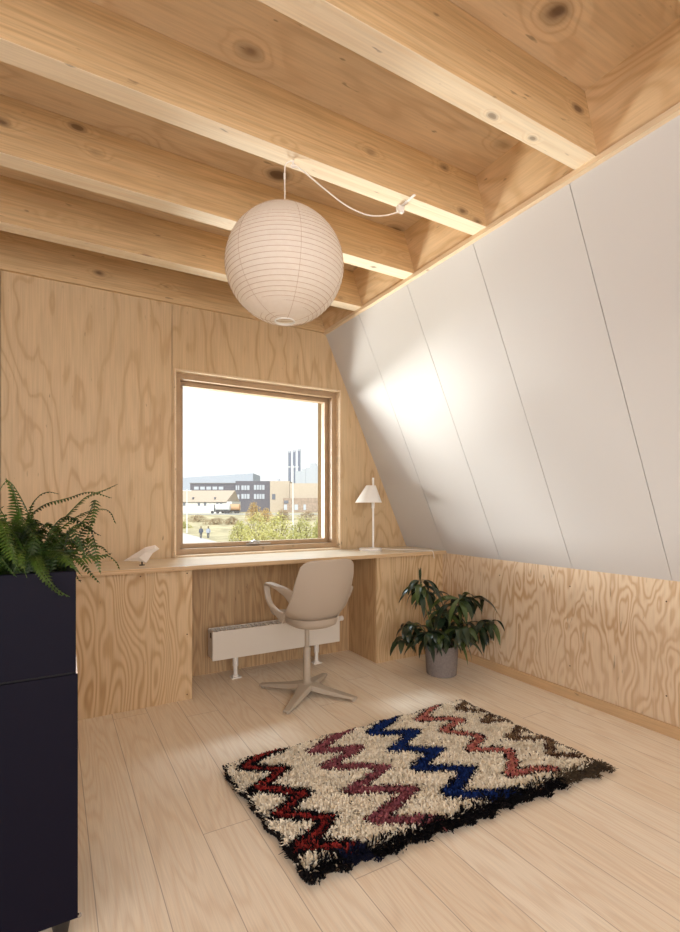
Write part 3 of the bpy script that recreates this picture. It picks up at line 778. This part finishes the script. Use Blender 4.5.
# ------------------------------------------------------------------ shaggy rug
def floor_pt(px, py, z=.02):
    zz = FL*(EYE-z)/(py-HY); l = (px-340)/FL*zz
    return np.array([zz*FX+l*RX, zz*FY+l*RY])
RC = [floor_pt(221, 766), floor_pt(309, 878), floor_pt(608, 766), floor_pt(460, 700)]   # left, bottom, right, back
rug = thing('shag_rug', 'cream shaggy wool rug with zigzag bands and a black fringe', 'rug', (RC[0][0], RC[1][1], 0))
RO = np.array([RC[0][0], RC[1][1]])
def zig(pts, sc, ox, oy): return np.array([floor_pt(ox+x/sc, oy+y/sc) for x, y in pts])
Z_red = zig([(232, 66), (165, 90), (112, 130), (240, 135), (150, 198), (305, 212), (222, 282), (385, 292), (345, 345), (285, 385), (400, 388), (480, 388), (505, 412)], 3.238, 210, 730)
Z_mau = zig([(234, 84), (205, 100), (172, 122), (248, 117), (190, 148), (262, 147), (292, 150), (230, 188), (335, 185), (302, 215), (268, 237), (385, 237)], 1.6585, 210, 680)
Z_blu = zig([(312, 60), (268, 92), (342, 90), (305, 118), (380, 120), (340, 150), (432, 152), (395, 192), (440, 196), (500, 190)], 1.6585, 210, 680)
Z_pin = zig([(115, 50), (60, 98), (150, 95), (190, 100), (130, 132), (250, 150), (215, 190), (335, 195), (350, 230), (338, 270), (400, 255), (475, 252)], 3.09, 400, 690)
Z_bro = zig([(215, 30), (182, 66), (240, 70), (295, 68), (262, 105), (330, 100), (378, 112), (340, 155), (400, 158), (468, 155), (462, 205), (530, 210), (595, 210)], 3.09, 400, 690)
def dist(pts, Q):
    best = np.full(len(Q), 9.)
    for a, b in zip(pts[:-1], pts[1:]):
        ab = b-a; t = np.clip(((Q-a)@ab)/(ab@ab), 0, 1); best = np.minimum(best, np.linalg.norm(Q-(a+t[:, None]*ab), axis=1))
    return best
def L3(c): return np.array(lin(c)[:3])
N_ = 80000
uv = rng.random((N_, 2)); uv[:, 1] += (uv[:, 1] > .97)*rng.uniform(-.02, .035, N_)*(.5+.5*np.sin(uv[:, 0]*90))
c0, c1, c2, c3 = [np.array(c) for c in (RC[0], RC[1], RC[2], RC[3])]
u, v = uv[:, :1], uv[:, 1:]
Q = (c0*(1-u)+c3*u)*(1-v)+(c1*(1-u)+c2*u)*v      # v=0 back edge (left->back corner), v=1 front edge
wob = np.stack([np.sin(Q[:, 1]*23)+np.sin(Q[:, 1]*51+2), np.sin(Q[:, 0]*19)+np.sin(Q[:, 0]*47+1)], 1)*.005
Q = Q+wob
J = Q+rng.normal(0, .0028, Q.shape)
col = np.tile(L3((252, 240, 218)), (N_, 1)); kind = np.zeros(N_, int)
vv, uu = v[:, 0], u[:, 0]
def paint(mask, c): col[mask] = L3(c)
shade = rng.random(N_)
paint(shade < .12, (238, 220, 192)); paint(shade > .9, (254, 246, 230))
d = dist(Z_bro, J); paint(d < .021, (84, 58, 48)); paint((d < .013) & (rng.random(N_) < .6), (150, 122, 92))
d = dist(Z_pin, J); paint(d < .025, (40, 26, 28)); paint(d < .014, (204, 120, 112)); paint((d < .017) & (rng.random(N_) < .2), (214, 150, 120))
d = dist(Z_blu, J); paint((d < .030) , (16, 16, 26)); paint(d < .018, (30, 56, 118)); paint((d < .024) & (rng.random(N_) < .25), (20, 36, 84))
d = dist(Z_mau, J); paint(d < .026, (60, 30, 34)); paint(d < .0175, (150, 84, 92)); paint((d < .021) & (rng.random(N_) < .3), (172, 104, 108))
d = dist(Z_red, J); paint(d < .032, (18, 13, 17)); paint(d < .0095, (160, 54, 48)); paint((d < .0095) & (rng.random(N_) < .25), (138, 32, 36))
jit = rng.normal(0, .008, N_)
fe = (vv > .955+jit) 
paint(fe & (uu < .80), (14, 12, 16)); paint(fe & (uu >= .80), (92, 78, 62)); paint(fe & (uu > .10) & (uu < .16), (22, 26, 50))
paint((vv < .016+jit*.4) & (uu < .6), (26, 20, 22)); paint((vv < .018+jit*.4) & (uu >= .6), (70, 54, 46))
paint((uu < .010+jit*.35), (32, 26, 26)); paint((uu > .982+jit*.35), (92, 76, 62))
paint((rng.random(N_) < .008), (60, 50, 50))
edge = np.minimum(np.minimum(uu, 1-uu)*1.3, np.minimum(vv, 1-vv)*.8)
Ht = rng.uniform(.020, .034, N_)*np.clip(.55+edge*14, .5, 1)
Ht[fe] *= 1.25
outw = np.zeros((N_, 2)); outw[vv > .96] += (c1-c0)/np.linalg.norm(c1-c0)*.55; outw[vv < .03] -= (c1-c0)/np.linalg.norm(c1-c0)*.3
outw[uu < .02] -= np.array([.35, 0]); outw[uu > .98] += np.array([.5, 0])
fld = np.stack([np.sin(Q[:, 0]*31+np.sin(Q[:, 1]*17)*2), np.cos(Q[:, 1]*29+np.sin(Q[:, 0]*21)*2)], 1)*.18
lean = rng.normal(0, .30, (N_, 2))+outw+fld
ang = rng.random(N_)*2*PI; W_ = np.stack([np.cos(ang), np.sin(ang)], 1)*(rng.uniform(.0020, .0036, N_))[:, None]
def P3_(off, z): return np.concatenate([off, z[:, None]], 1)
B0 = Q-RO
z0 = np.full(N_, .006)
l1 = B0+lean*(Ht*.45)[:, None]; l2 = B0+lean*(Ht*1.05)[:, None]
Zm = .006+Ht*.62; Ze = np.maximum(.006, .006+Ht*(1.0-.28*np.linalg.norm(lean, axis=1)))
vt = np.stack([P3_(B0-W_, z0), P3_(B0+W_, z0), P3_(l1+W_*1.2, Zm), P3_(l1-W_*1.2, Zm), P3_(l2+W_*.75, Ze), P3_(l2-W_*.75, Ze)], 1).reshape(-1, 3)
idx = np.arange(N_)[:, None]*6
fa = np.stack([idx+0, idx+1, idx+2, idx+3], 2).reshape(-1, 4); fb = np.stack([idx+3, idx+2, idx+4, idx+5], 2).reshape(-1, 4)
faces = np.concatenate([fa, fb])
me = bpy.data.meshes.new('pile'); me.vertices.add(len(vt)); me.vertices.foreach_set('co', vt.astype(np.float32).ravel())
me.loops.add(faces.size); me.loops.foreach_set('vertex_index', faces.astype(np.int32).ravel())
me.polygons.add(len(faces)); me.polygons.foreach_set('loop_start', np.arange(0, faces.size, 4, dtype=np.int32)); 
try: me.polygons.foreach_set('loop_total', np.full(len(faces), 4, dtype=np.int32))
except Exception: pass
me.update(calc_edges=True); me.validate()
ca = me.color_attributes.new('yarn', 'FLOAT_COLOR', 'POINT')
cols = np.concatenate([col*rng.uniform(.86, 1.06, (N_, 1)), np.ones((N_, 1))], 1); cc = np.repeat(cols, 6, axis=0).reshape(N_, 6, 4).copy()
cc[:, :2, :3] *= .7  # roots darkened: shade deep between the tufts put into the yarn colour
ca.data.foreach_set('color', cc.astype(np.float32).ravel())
def yarn():
    m, nt, b = new_mat('wool_yarn'); N = NT(nt)
    a = N.n('ShaderNodeVertexColor'); a.layer_name = 'yarn'; N.l(a.outputs['Color'], b.inputs['Base Color'])
    b.inputs['Roughness'].default_value = .9; b.inputs['Specular IOR Level'].default_value = .15
    return m
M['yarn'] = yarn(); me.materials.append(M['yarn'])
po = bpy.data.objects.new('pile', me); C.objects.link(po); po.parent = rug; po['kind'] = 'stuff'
b = MB(); cm = (c0+c1+c2+c3)/4; cs = [cm+(c-cm)*.965-RO for c in (c0, c1, c2, c3)]
b.hexa([(c[0], c[1], .0005) for c in cs]+[(c[0], c[1], .008) for c in cs]); b.build('backing', plain('rug_backing', (120, 100, 80), rough=.95), rug)

# ------------------------------------------------------------------ outdoors
GZ = -4.03; GZ2 = -1.6
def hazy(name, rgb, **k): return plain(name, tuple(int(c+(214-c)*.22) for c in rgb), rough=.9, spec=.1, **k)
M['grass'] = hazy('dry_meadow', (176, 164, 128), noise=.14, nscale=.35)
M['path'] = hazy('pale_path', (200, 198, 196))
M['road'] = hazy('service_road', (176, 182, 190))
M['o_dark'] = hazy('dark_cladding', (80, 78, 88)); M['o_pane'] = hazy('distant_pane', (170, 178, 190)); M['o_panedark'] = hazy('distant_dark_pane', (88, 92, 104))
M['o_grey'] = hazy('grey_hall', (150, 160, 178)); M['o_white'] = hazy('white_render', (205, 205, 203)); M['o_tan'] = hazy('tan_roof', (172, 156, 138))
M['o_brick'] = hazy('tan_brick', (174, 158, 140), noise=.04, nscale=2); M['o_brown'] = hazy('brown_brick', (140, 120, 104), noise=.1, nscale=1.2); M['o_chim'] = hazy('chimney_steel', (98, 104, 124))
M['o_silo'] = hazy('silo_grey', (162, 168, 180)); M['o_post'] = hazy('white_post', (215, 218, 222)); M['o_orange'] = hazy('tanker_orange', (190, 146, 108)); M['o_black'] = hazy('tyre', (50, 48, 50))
def ribbon(name, rows, mat):   # rows: (z depth, Z height); wide strip across the view
    vs = []; fs = []
    for (z, Zv) in rows:
        for l in (-1.2, -.4, .4, 1.2):
            vs.append((z*FX+l*max(z, 60)*RX, z*FY+l*max(z, 60)*RY, Zv))
    for i in range(len(rows)-1):
        for k in range(3): fs.append((i*4+k, i*4+k+1, i*4+k+5, i*4+k+4))
    return MB().add(vs, fs).build(name, mat)
struct(ribbon('ground', [(7, GZ), (60, GZ), (100, GZ), (138, GZ2), (700, GZ2)], M['grass']), 'dry grass field outside the window')
struct(ribbon('road', [(139, GZ2+.05), (150, GZ2+.05)], M['road']), 'service road in front of the far buildings')
pth = [atz(150, 505+5.05*FL/100, 100), atz(181, 505+5.05*FL/92, 92), atz(200, 505+5.05*FL/78, 78), atz(222, 505+5.05*FL/66, 66)]
pw = [atz(130, 505+5.05*FL/62, 62), atz(150, 505+5.05*FL/58, 58), atz(185, 505+5.05*FL/55, 55), atz(212, 505+5.05*FL/52, 52)]
vs = [(p.x, p.y, GZ+.05) for p in pth+pw]
struct(MB().add(vs, [(i+4, i+5, i+1, i) for i in range(3)]).build('path', M['path']), 'pale walking path outside')
def loc2(px, z): p = atz(px, 505, z); return p
def oroot(name, label, cat, px, z, Z, group=None):
    p = atz(px, 505, z); return thing(name, label, cat, (p.x, p.y, Z), -YAW, group)
def ob(root, name, mat, px0, px1, py0, py1, z, depth, pxc, dz=0, smooth=False):
    """box in the building's own frame: px/py extents read at depth z"""
    s = z/FL; x0, x1 = (px0-pxc)*s, (px1-pxc)*s; z1, z0 = EYE-(py0-505)*s-root.location.z, EYE-(py1-505)*s-root.location.z
    return MB().box(x0, x1, dz, dz+depth, z0, z1).build(name, mat, root)
def gy(z, Z=GZ2): return 505+(EYE-Z)*FL/z
# grey long hall
q = oroot('factory_hall', 'long pale blue-grey industrial hall, farthest behind the dark block', 'building', 217, 330, GZ2)
s = 330/FL
vs = []
b = MB(); xa, xb = (160-217)*s, (253-217)*s; za, zb = (505-479)*s, (505-473.2)*s
b.hexa([(xa, 0, 0), (xb, 0, 0), (xb, 30, 0), (xa, 30, 0), (xa, 0, za+2.6), (xb, 0, zb+2.6), (xb, 30, zb+2.6), (xa, 30, za+2.6)]); b.build('hall_body', M['o_grey'], q)
# dark block
q = oroot('office_block', 'dark grey flat-roofed office block with two rows of windows', 'building', 250, 190, GZ2)
ob(q, 'main_wing', M['o_dark'], 235.5, 270, 481, gy(190), 190, 22, 250)
ob(q, 'low_wing', M['o_dark'], 189, 235.5, 483.3, gy(190), 190, 20, 250, dz=1.5)
ob(q, 'roof_edge', hazy('roof_edge', (120, 118, 124)), 188.5, 236, 482.6, 483.4, 190, 21, 250, dz=1.2)
for (a, c, e, f) in ((235.8, 239.3, 485.5, 490), (241.5, 249.5, 485.5, 490), (254, 264.5, 485, 489.8), (235, 239.3, 494.5, 499), (241.5, 249.5, 494, 498.8), (254, 264.5, 494, 499)):
    w = ob(q, 'window', M['o_pane'], a, c, e, f, 190, .3, 250, dz=-.15)
    n = max(2, int((c-a)/2.6))
    s = 190/FL
    for i in range(1, n):
        xx = (a+(c-a)*i/n-250)*s; zb = EYE-(f-505)*s-GZ2; zt = EYE-(e-505)*s-GZ2
        MB().box(xx-.12, xx+.12, -.25, -.1, zb, zt).build('mullion', M['o_dark'], w)
for i in range(5):
    a = 193+i*6.2; ob(q, 'window', M['o_pane'], a, a+4.6, 486.5, 489.5, 190, .3, 250, dz=1.35)
# white house with tan roof
q = oroot('workshop', 'low white building with a tan metal roof beyond the field', 'building', 205, 160, GZ2)
ob(q, 'wall', M['o_white'], 165, 232, 501.5, gy(160), 160, 14, 205)
s = 160/FL; b = MB(); xa, xb, xc = (160-205)*s, (226.5-205)*s, (230.5-205)*s; zl, zh = (505-502)*s-GZ2+EYE, (505-489.8)*s-GZ2+EYE
b.add([(xa, -.6, zl), (xb, -.6, zl), (xc, 7, zh), (xa, 7, zh), (xc, 14.6, zl), (xa, 14.6, zl)], [(0, 1, 2, 3), (3, 2, 4, 5), (1, 4, 2), (0, 3, 5)]); b.build('roof', M['o_tan'], q)
for a in (183.2, 197.8, 204, 216.2, 220): ob(q, 'window', M['o_panedark'], a, a+2.2, 502.8, 505.6, 160, .3, 205, dz=-.15)
for a in (191.5, 213.5): ob(q, 'dormer', M['o_panedark'], a, a+1, 497.2, 499, 160, 3, 205, dz=.6)
# tan brick
q = oroot('brick_building', 'tan brick building to the right of the dark office block', 'building', 282, 186, GZ2)
ob(q, 'wall', M['o_brick'], 270, 289.5, 481, gy(186), 186, 18, 282)
ob(q, 'roof_vent', M['o_silo'], 276.3, 278.6, 478.6, 481, 186, 2, 282, dz=3)
ob(q, 'window', M['o_panedark'], 272, 275.4, 494, 499.5, 186, .3, 282, dz=-.15)
q = oroot('brick_annex', 'brown low annex below the smokestacks', 'building', 300, 178, GZ2)
ob(q, 'lower_storey', M['o_brown'], 283, 330, 498, gy(178), 178, 7, 300)
ob(q, 'upper_storey', M['o_brick'], 289.5, 330, 483, 498, 178, 5, 300, dz=2)
for a, c in ((284, 287), (294.5, 298), (303.5, 306)): ob(q, 'window', M['o_pane'], a, c, 504.5, 510, 178, .3, 300, dz=-.15)
ob(q, 'window', M['o_panedark'], 284, 288.5, 500.5, 503.5, 178, .3, 300, dz=-.15)
# silos
q = oroot('silo_tower', 'pale grey stepped plant tower beside the smokestacks', 'building', 303, 280, GZ2)
for (a, c, e) in ((295, 302, 471), (302, 305.5, 469), (305.5, 310, 467.5), (310, 316, 463), (316, 326, 466)): ob(q, 'tower_block', M['o_silo'], a, c, e, gy(280), 280, 8, 303, dz=random.uniform(0, 2))
# three stacks
for (a, e, lab) in ((289.6, 451, 'leftmost of the three tall grey smokestacks'), (294.2, 450.3, 'middle one of the three tall grey smokestacks'), (299.2, 449.2, 'rightmost of the three tall grey smokestacks')):
    q = oroot('smokestack', lab, 'chimney', a, 300, GZ2, 'tall grey smokestacks on the skyline')
    s = 300/FL; h = (505-e)*s+EYE-GZ2
    MB().lathe([(.85, 0), (.8, h)], 20, cap1=True).build('shaft', M['o_chim'], q, smooth=True)
    MB().lathe([(.95, h-1.2), (.95, h)], 20, cap1=True).build('rim', M['o_silo'], q, smooth=True)
# lamp posts
for (a, e, z, lab) in ((187, 489, 90, 'white lamp post by the path at the window left'), (293, 465, 72, 'tall white lamp post rising behind the bushes')):
    q = oroot('lamp_post', lab, 'lamp post', a, z, GZ); s = z/FL; h = (505-e)*s+EYE-GZ
    MB().lathe([(.11, 0), (.06, h)], 10, cap1=True).build('post', M['o_post'], q, smooth=True)
    MB().tube([(-.75, 0, h-.3), (.75, 0, h-.3)], .05, 6).box(-.8, -.45, -.12, .12, h-.34, h-.22).box(.45, .8, -.12, .12, h-.34, h-.22).build('lamp_arm', M['o_post'], q)
# tank trucks
def truck(px, mat, lab):
    q = oroot('tank_truck', lab, 'truck', px, 152 if mat is M['o_white'] else 157, GZ2+.05)
    vs = MB(); vs.tube([(-2.2, 0, 1.9), (-2.1, 0, 1.9), (2.1, 0, 1.9), (2.2, 0, 1.9)], [.8, 1.05, 1.05, .8], 16); vs.build('tank', mat, q, smooth=True)
    MB().box(-3.6, -2.5, -1, 1, .6, 2.8).build('cab', M['o_white'], q, bevel=.1)
    MB().box(-3.6, 2.3, -.8, .8, .55, .85).build('chassis', M['o_black'], q)
    for x in (-3, -1.4, 1.0, 1.8):
        w = MB().tube([(x, -1.05, .45), (x, -.75, .45)], .45, 14); w.build('wheel', M['o_black'], q)
truck(223, M['o_white'], 'white tank truck parked before the white building')
truck(233, M['o_orange'], 'orange tank truck parked nearest the dark office block')
# walkers: one continuous skinned body each
def walker(px, lab, top, legc, z=75):
    q = oroot('person', lab, 'person', px, z, GZ+.05)
    J = {'pel': (0, 0, .95), 'chest': (0, 0, 1.3), 'neck': (0, 0, 1.48), 'head': (0, .02, 1.66), 'kl': (-.1, -.1, .5), 'fl': (-.1, .05, .04), 'kr': (.1, -.02, .5), 'fr': (.1, -.2, .04),
         'hl': (-.1, 0, .9), 'hr': (.1, 0, .9), 'sl': (-.19, 0, 1.4), 'el': (-.26, .05, 1.12), 'wl': (-.24, -.08, .88), 'sr': (.19, 0, 1.4), 'er': (.26, .02, 1.12), 'wr': (.24, -.12, .88)}
    R = {'pel': .16, 'chest': .18, 'neck': .07, 'head': .12, 'kl': .08, 'fl': .06, 'kr': .08, 'fr': .06, 'hl': .11, 'hr': .11, 'sl': .08, 'el': .055, 'wl': .045, 'sr': .08, 'er': .055, 'wr': .045}
    E = [('pel', 'chest'), ('chest', 'neck'), ('neck', 'head'), ('pel', 'hl'), ('hl', 'kl'), ('kl', 'fl'), ('pel', 'hr'), ('hr', 'kr'), ('kr', 'fr'), ('chest', 'sl'), ('sl', 'el'), ('el', 'wl'), ('chest', 'sr'), ('sr', 'er'), ('er', 'wr')]
    ks = list(J); me = bpy.data.meshes.new('body'); me.from_pydata([J[k] for k in ks], [(ks.index(a), ks.index(b)) for a, b in E], [])
    o = bpy.data.objects.new('body', me); C.objects.link(o); o.parent = q; me.materials.append(legc)
    sk = o.modifiers.new('skin', 'SKIN')
    for i, k in enumerate(ks): me.skin_vertices[0].data[i].radius = (R[k], R[k])
    me.skin_vertices[0].data[0].use_root = True
    o.modifiers.new('sub', 'SUBSURF').levels = 1
    b = MB().lathe([(.20, .84), (.22, .95), (.21, 1.2), (.23, 1.38), (.12, 1.48)], 16); b.build('jacket', top, q, smooth=True)
    for sx_ in (-1, 1):
        MB().tube([(sx_*.18, 0, 1.42), (sx_*.27, .04, 1.12), (sx_*.25, -.09, .9)], [.095, .075, .065], 10).build('sleeve', top, q, smooth=True)
    MB().lathe([(.10, 1.66), (.135, 1.72), (.12, 1.80), (.03, 1.84)], 14, (0, .03, 0)).build('hair', M['stem_brown'], q, smooth=True)
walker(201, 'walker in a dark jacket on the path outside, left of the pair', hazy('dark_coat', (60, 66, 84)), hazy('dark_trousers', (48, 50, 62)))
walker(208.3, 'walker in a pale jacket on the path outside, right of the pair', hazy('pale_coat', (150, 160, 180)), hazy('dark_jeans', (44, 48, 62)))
# bushes
def bush(px, py_top, z, wpx, mat, label, Zg=GZ, n=1300, group='bushes on the field outside'):
    q = oroot('bush', label, 'bush', px, z, Zg, group); s = z/FL; h = (505-py_top)*s+EYE-Zg; w = wpx*s/2
    vs = []; fs = []
    for i in range(n):
        a = random.uniform(0, 2*PI); t = random.random(); rr = math.sqrt(random.random())*math.sqrt(max(0.02, 1-(t-.25)**2/.6))
        lump = 1+.22*math.sin(a*3+px)+.15*math.sin(a*7+px*2)
        p = Vector((math.cos(a)*rr*w*lump, math.sin(a)*rr*w*.7, h*t*(1-.25*rr)*(.85+.3*random.random())))
        sz = random.uniform(.08, .2)*(.5+h*.14); n1 = Vector((random.gauss(0, 1), random.gauss(0, 1), random.gauss(0, 1))).normalized(); n2 = n1.cross(Vector((random.gauss(0, 1), random.gauss(0, 1), 1))).normalized()
        o = len(vs); vs += [p-n1*sz, p+n2*sz*.5, p+n1*sz, p-n2*sz*.5]; fs.append((o, o+1, o+2, o+3))
    MB().add(vs, fs).build('foliage', mat, q)
    tr = MB()
    for k in range(6):
        a = k*1.05; tr.tube([(0, 0, 0), (math.cos(a)*w*.25, math.sin(a)*w*.2, h*.4), (math.cos(a)*w*.5, math.sin(a)*w*.35, h*.75)], [.06, .04, .02], 5)
    tr.build('stems', M['stem_brown'], q)
def bmat(n, a, b_): return leaf_mat(n, a, b_, .9, .2, nscale=.9)
B1 = bmat('bush_yellow', (176, 174, 108), (206, 200, 136)); B2 = bmat('bush_olive', (164, 164, 104), (194, 190, 130)); B3 = bmat('bush_brown', (142, 120, 96), (176, 156, 124)); B4 = bmat('bush_ochre', (186, 152, 100), (200, 176, 120))
for (px, pt, z, wpx, mt, lab, Zg) in [
    (257, 514, 66, 40, B1, 'large yellow-green bush below the dark office block', GZ), (279, 515, 64, 38, B1, 'yellow-green bush below the tan brick building', GZ),
    (303, 518, 62, 34, B2, 'olive bush behind the right half of the window', GZ), (322, 516, 60, 26, B2, 'olive bush at the right edge of the window view', GZ),
    (240, 522, 70, 26, B2, 'olive bush at the left end of the large bushes', GZ), (254, 503, 120, 18, B4, 'ochre bush rising in front of the dark office block', -3.0), (266, 509, 118, 16, B4, 'small ochre bush beside the tall ochre one', -3.0),
    (198, 515, 118, 26, B3, 'brown thicket below the white building', -3.0), (216, 518, 112, 26, B3, 'brown thicket below the trucks', -3.4), (232, 517, 112, 18, B3, 'brown thicket right of the trucks', -3.4),
    (184, 522, 104, 16, B2, 'low olive bush at the left window edge', GZ), (283, 509, 122, 18, B3, 'brown bush before the brick annex', -3.0), (308, 511, 122, 24, B3, 'brown bush at the foot of the annex', -3.0),
    (268, 530, 54, 50, B1, 'nearest yellow-green bush at the foot of the window view', GZ), (296, 531, 52, 46, B2, 'nearest olive bush at the foot of the window view', GZ)]:
    bush(px, pt, z, wpx, mt, lab, Zg)

# ------------------------------------------------------------------ light
w = bpy.data.worlds.new('world'); bpy.context.scene.world = w; w.use_nodes = True
bg = w.node_tree.nodes['Background']; bg.inputs['Color'].default_value = (.98, .985, 1.0, 1); bg.inputs['Strength'].default_value = 1.12
def area(name, loc, target, sx_, sy_, power, color):
    l = bpy.data.lights.new(name, 'AREA'); l.shape = 'RECTANGLE'; l.size = sx_; l.size_y = sy_; l.energy = power; l.color = color; l.specular_factor = .25
    o = bpy.data.objects.new(name, l); C.objects.link(o); o.location = loc
    o.rotation_euler = (Vector(target)-Vector(loc)).to_track_quat('-Z', 'Y').to_euler(); o['kind'] = 'helper'; return o
area('sky_glow', (-2.6, 10.6, 1.4), (1.35, 3.3, 1.3), 2.6, 2.0, 920, (1, .99, .98))
area('sky_glow_low', (-4.9, 9.8, 1.0), (1.5, 3.3, 1.2), 1.2, 1.2, 420, (1, .99, .98))
area('sky_glow_high', (1.2, 6.3, 6.2), (1.25, 3.2, 1.05), 2.0, 1.4, 640, (.72, .85, 1))
area('rear_glow', (.1, YR+.15, 1.35), (.8, 3, 1.1), 3.2, 1.7, 86, (.92, .95, 1))
area('side_glow', (XL+.1, .2, 1.3), (1.5, .9, .9), 2.2, 1.4, 24, (.9, .94, 1))
area('ground_glow', (.5, 8.6, -2.4), (1.3, 3.3, 1.35), 3.5, 2.0, 1100, (1, .98, .94))
sl_ = bpy.data.lights.new('sun', 'SUN'); sl_.energy = 4.2; sl_.angle = math.radians(4); sl_.color = (1, .96, .9)
so = bpy.data.objects.new('sun', sl_); C.objects.link(so); so.rotation_euler = Vector((.5, .75, -.6)).to_track_quat('-Z', 'Y').to_euler()

# ------------------------------------------------------------------ camera
cam = bpy.data.cameras.new('camera'); co = bpy.data.objects.new('camera', cam); C.objects.link(co)
co.location = (0, 0, EYE); co.rotation_euler = (PI/2, 0, -YAW)
cam.sensor_fit = 'HORIZONTAL'; cam.sensor_width = 36; cam.lens = FL/680*36
cam.shift_y = (HY-466)/680; cam.clip_start = .02; cam.clip_end = 2000
bpy.context.scene.camera = co
vs_ = bpy.context.scene.view_settings; vs_.view_transform = 'Standard'; vs_.look = 'None'; vs_.exposure = .14
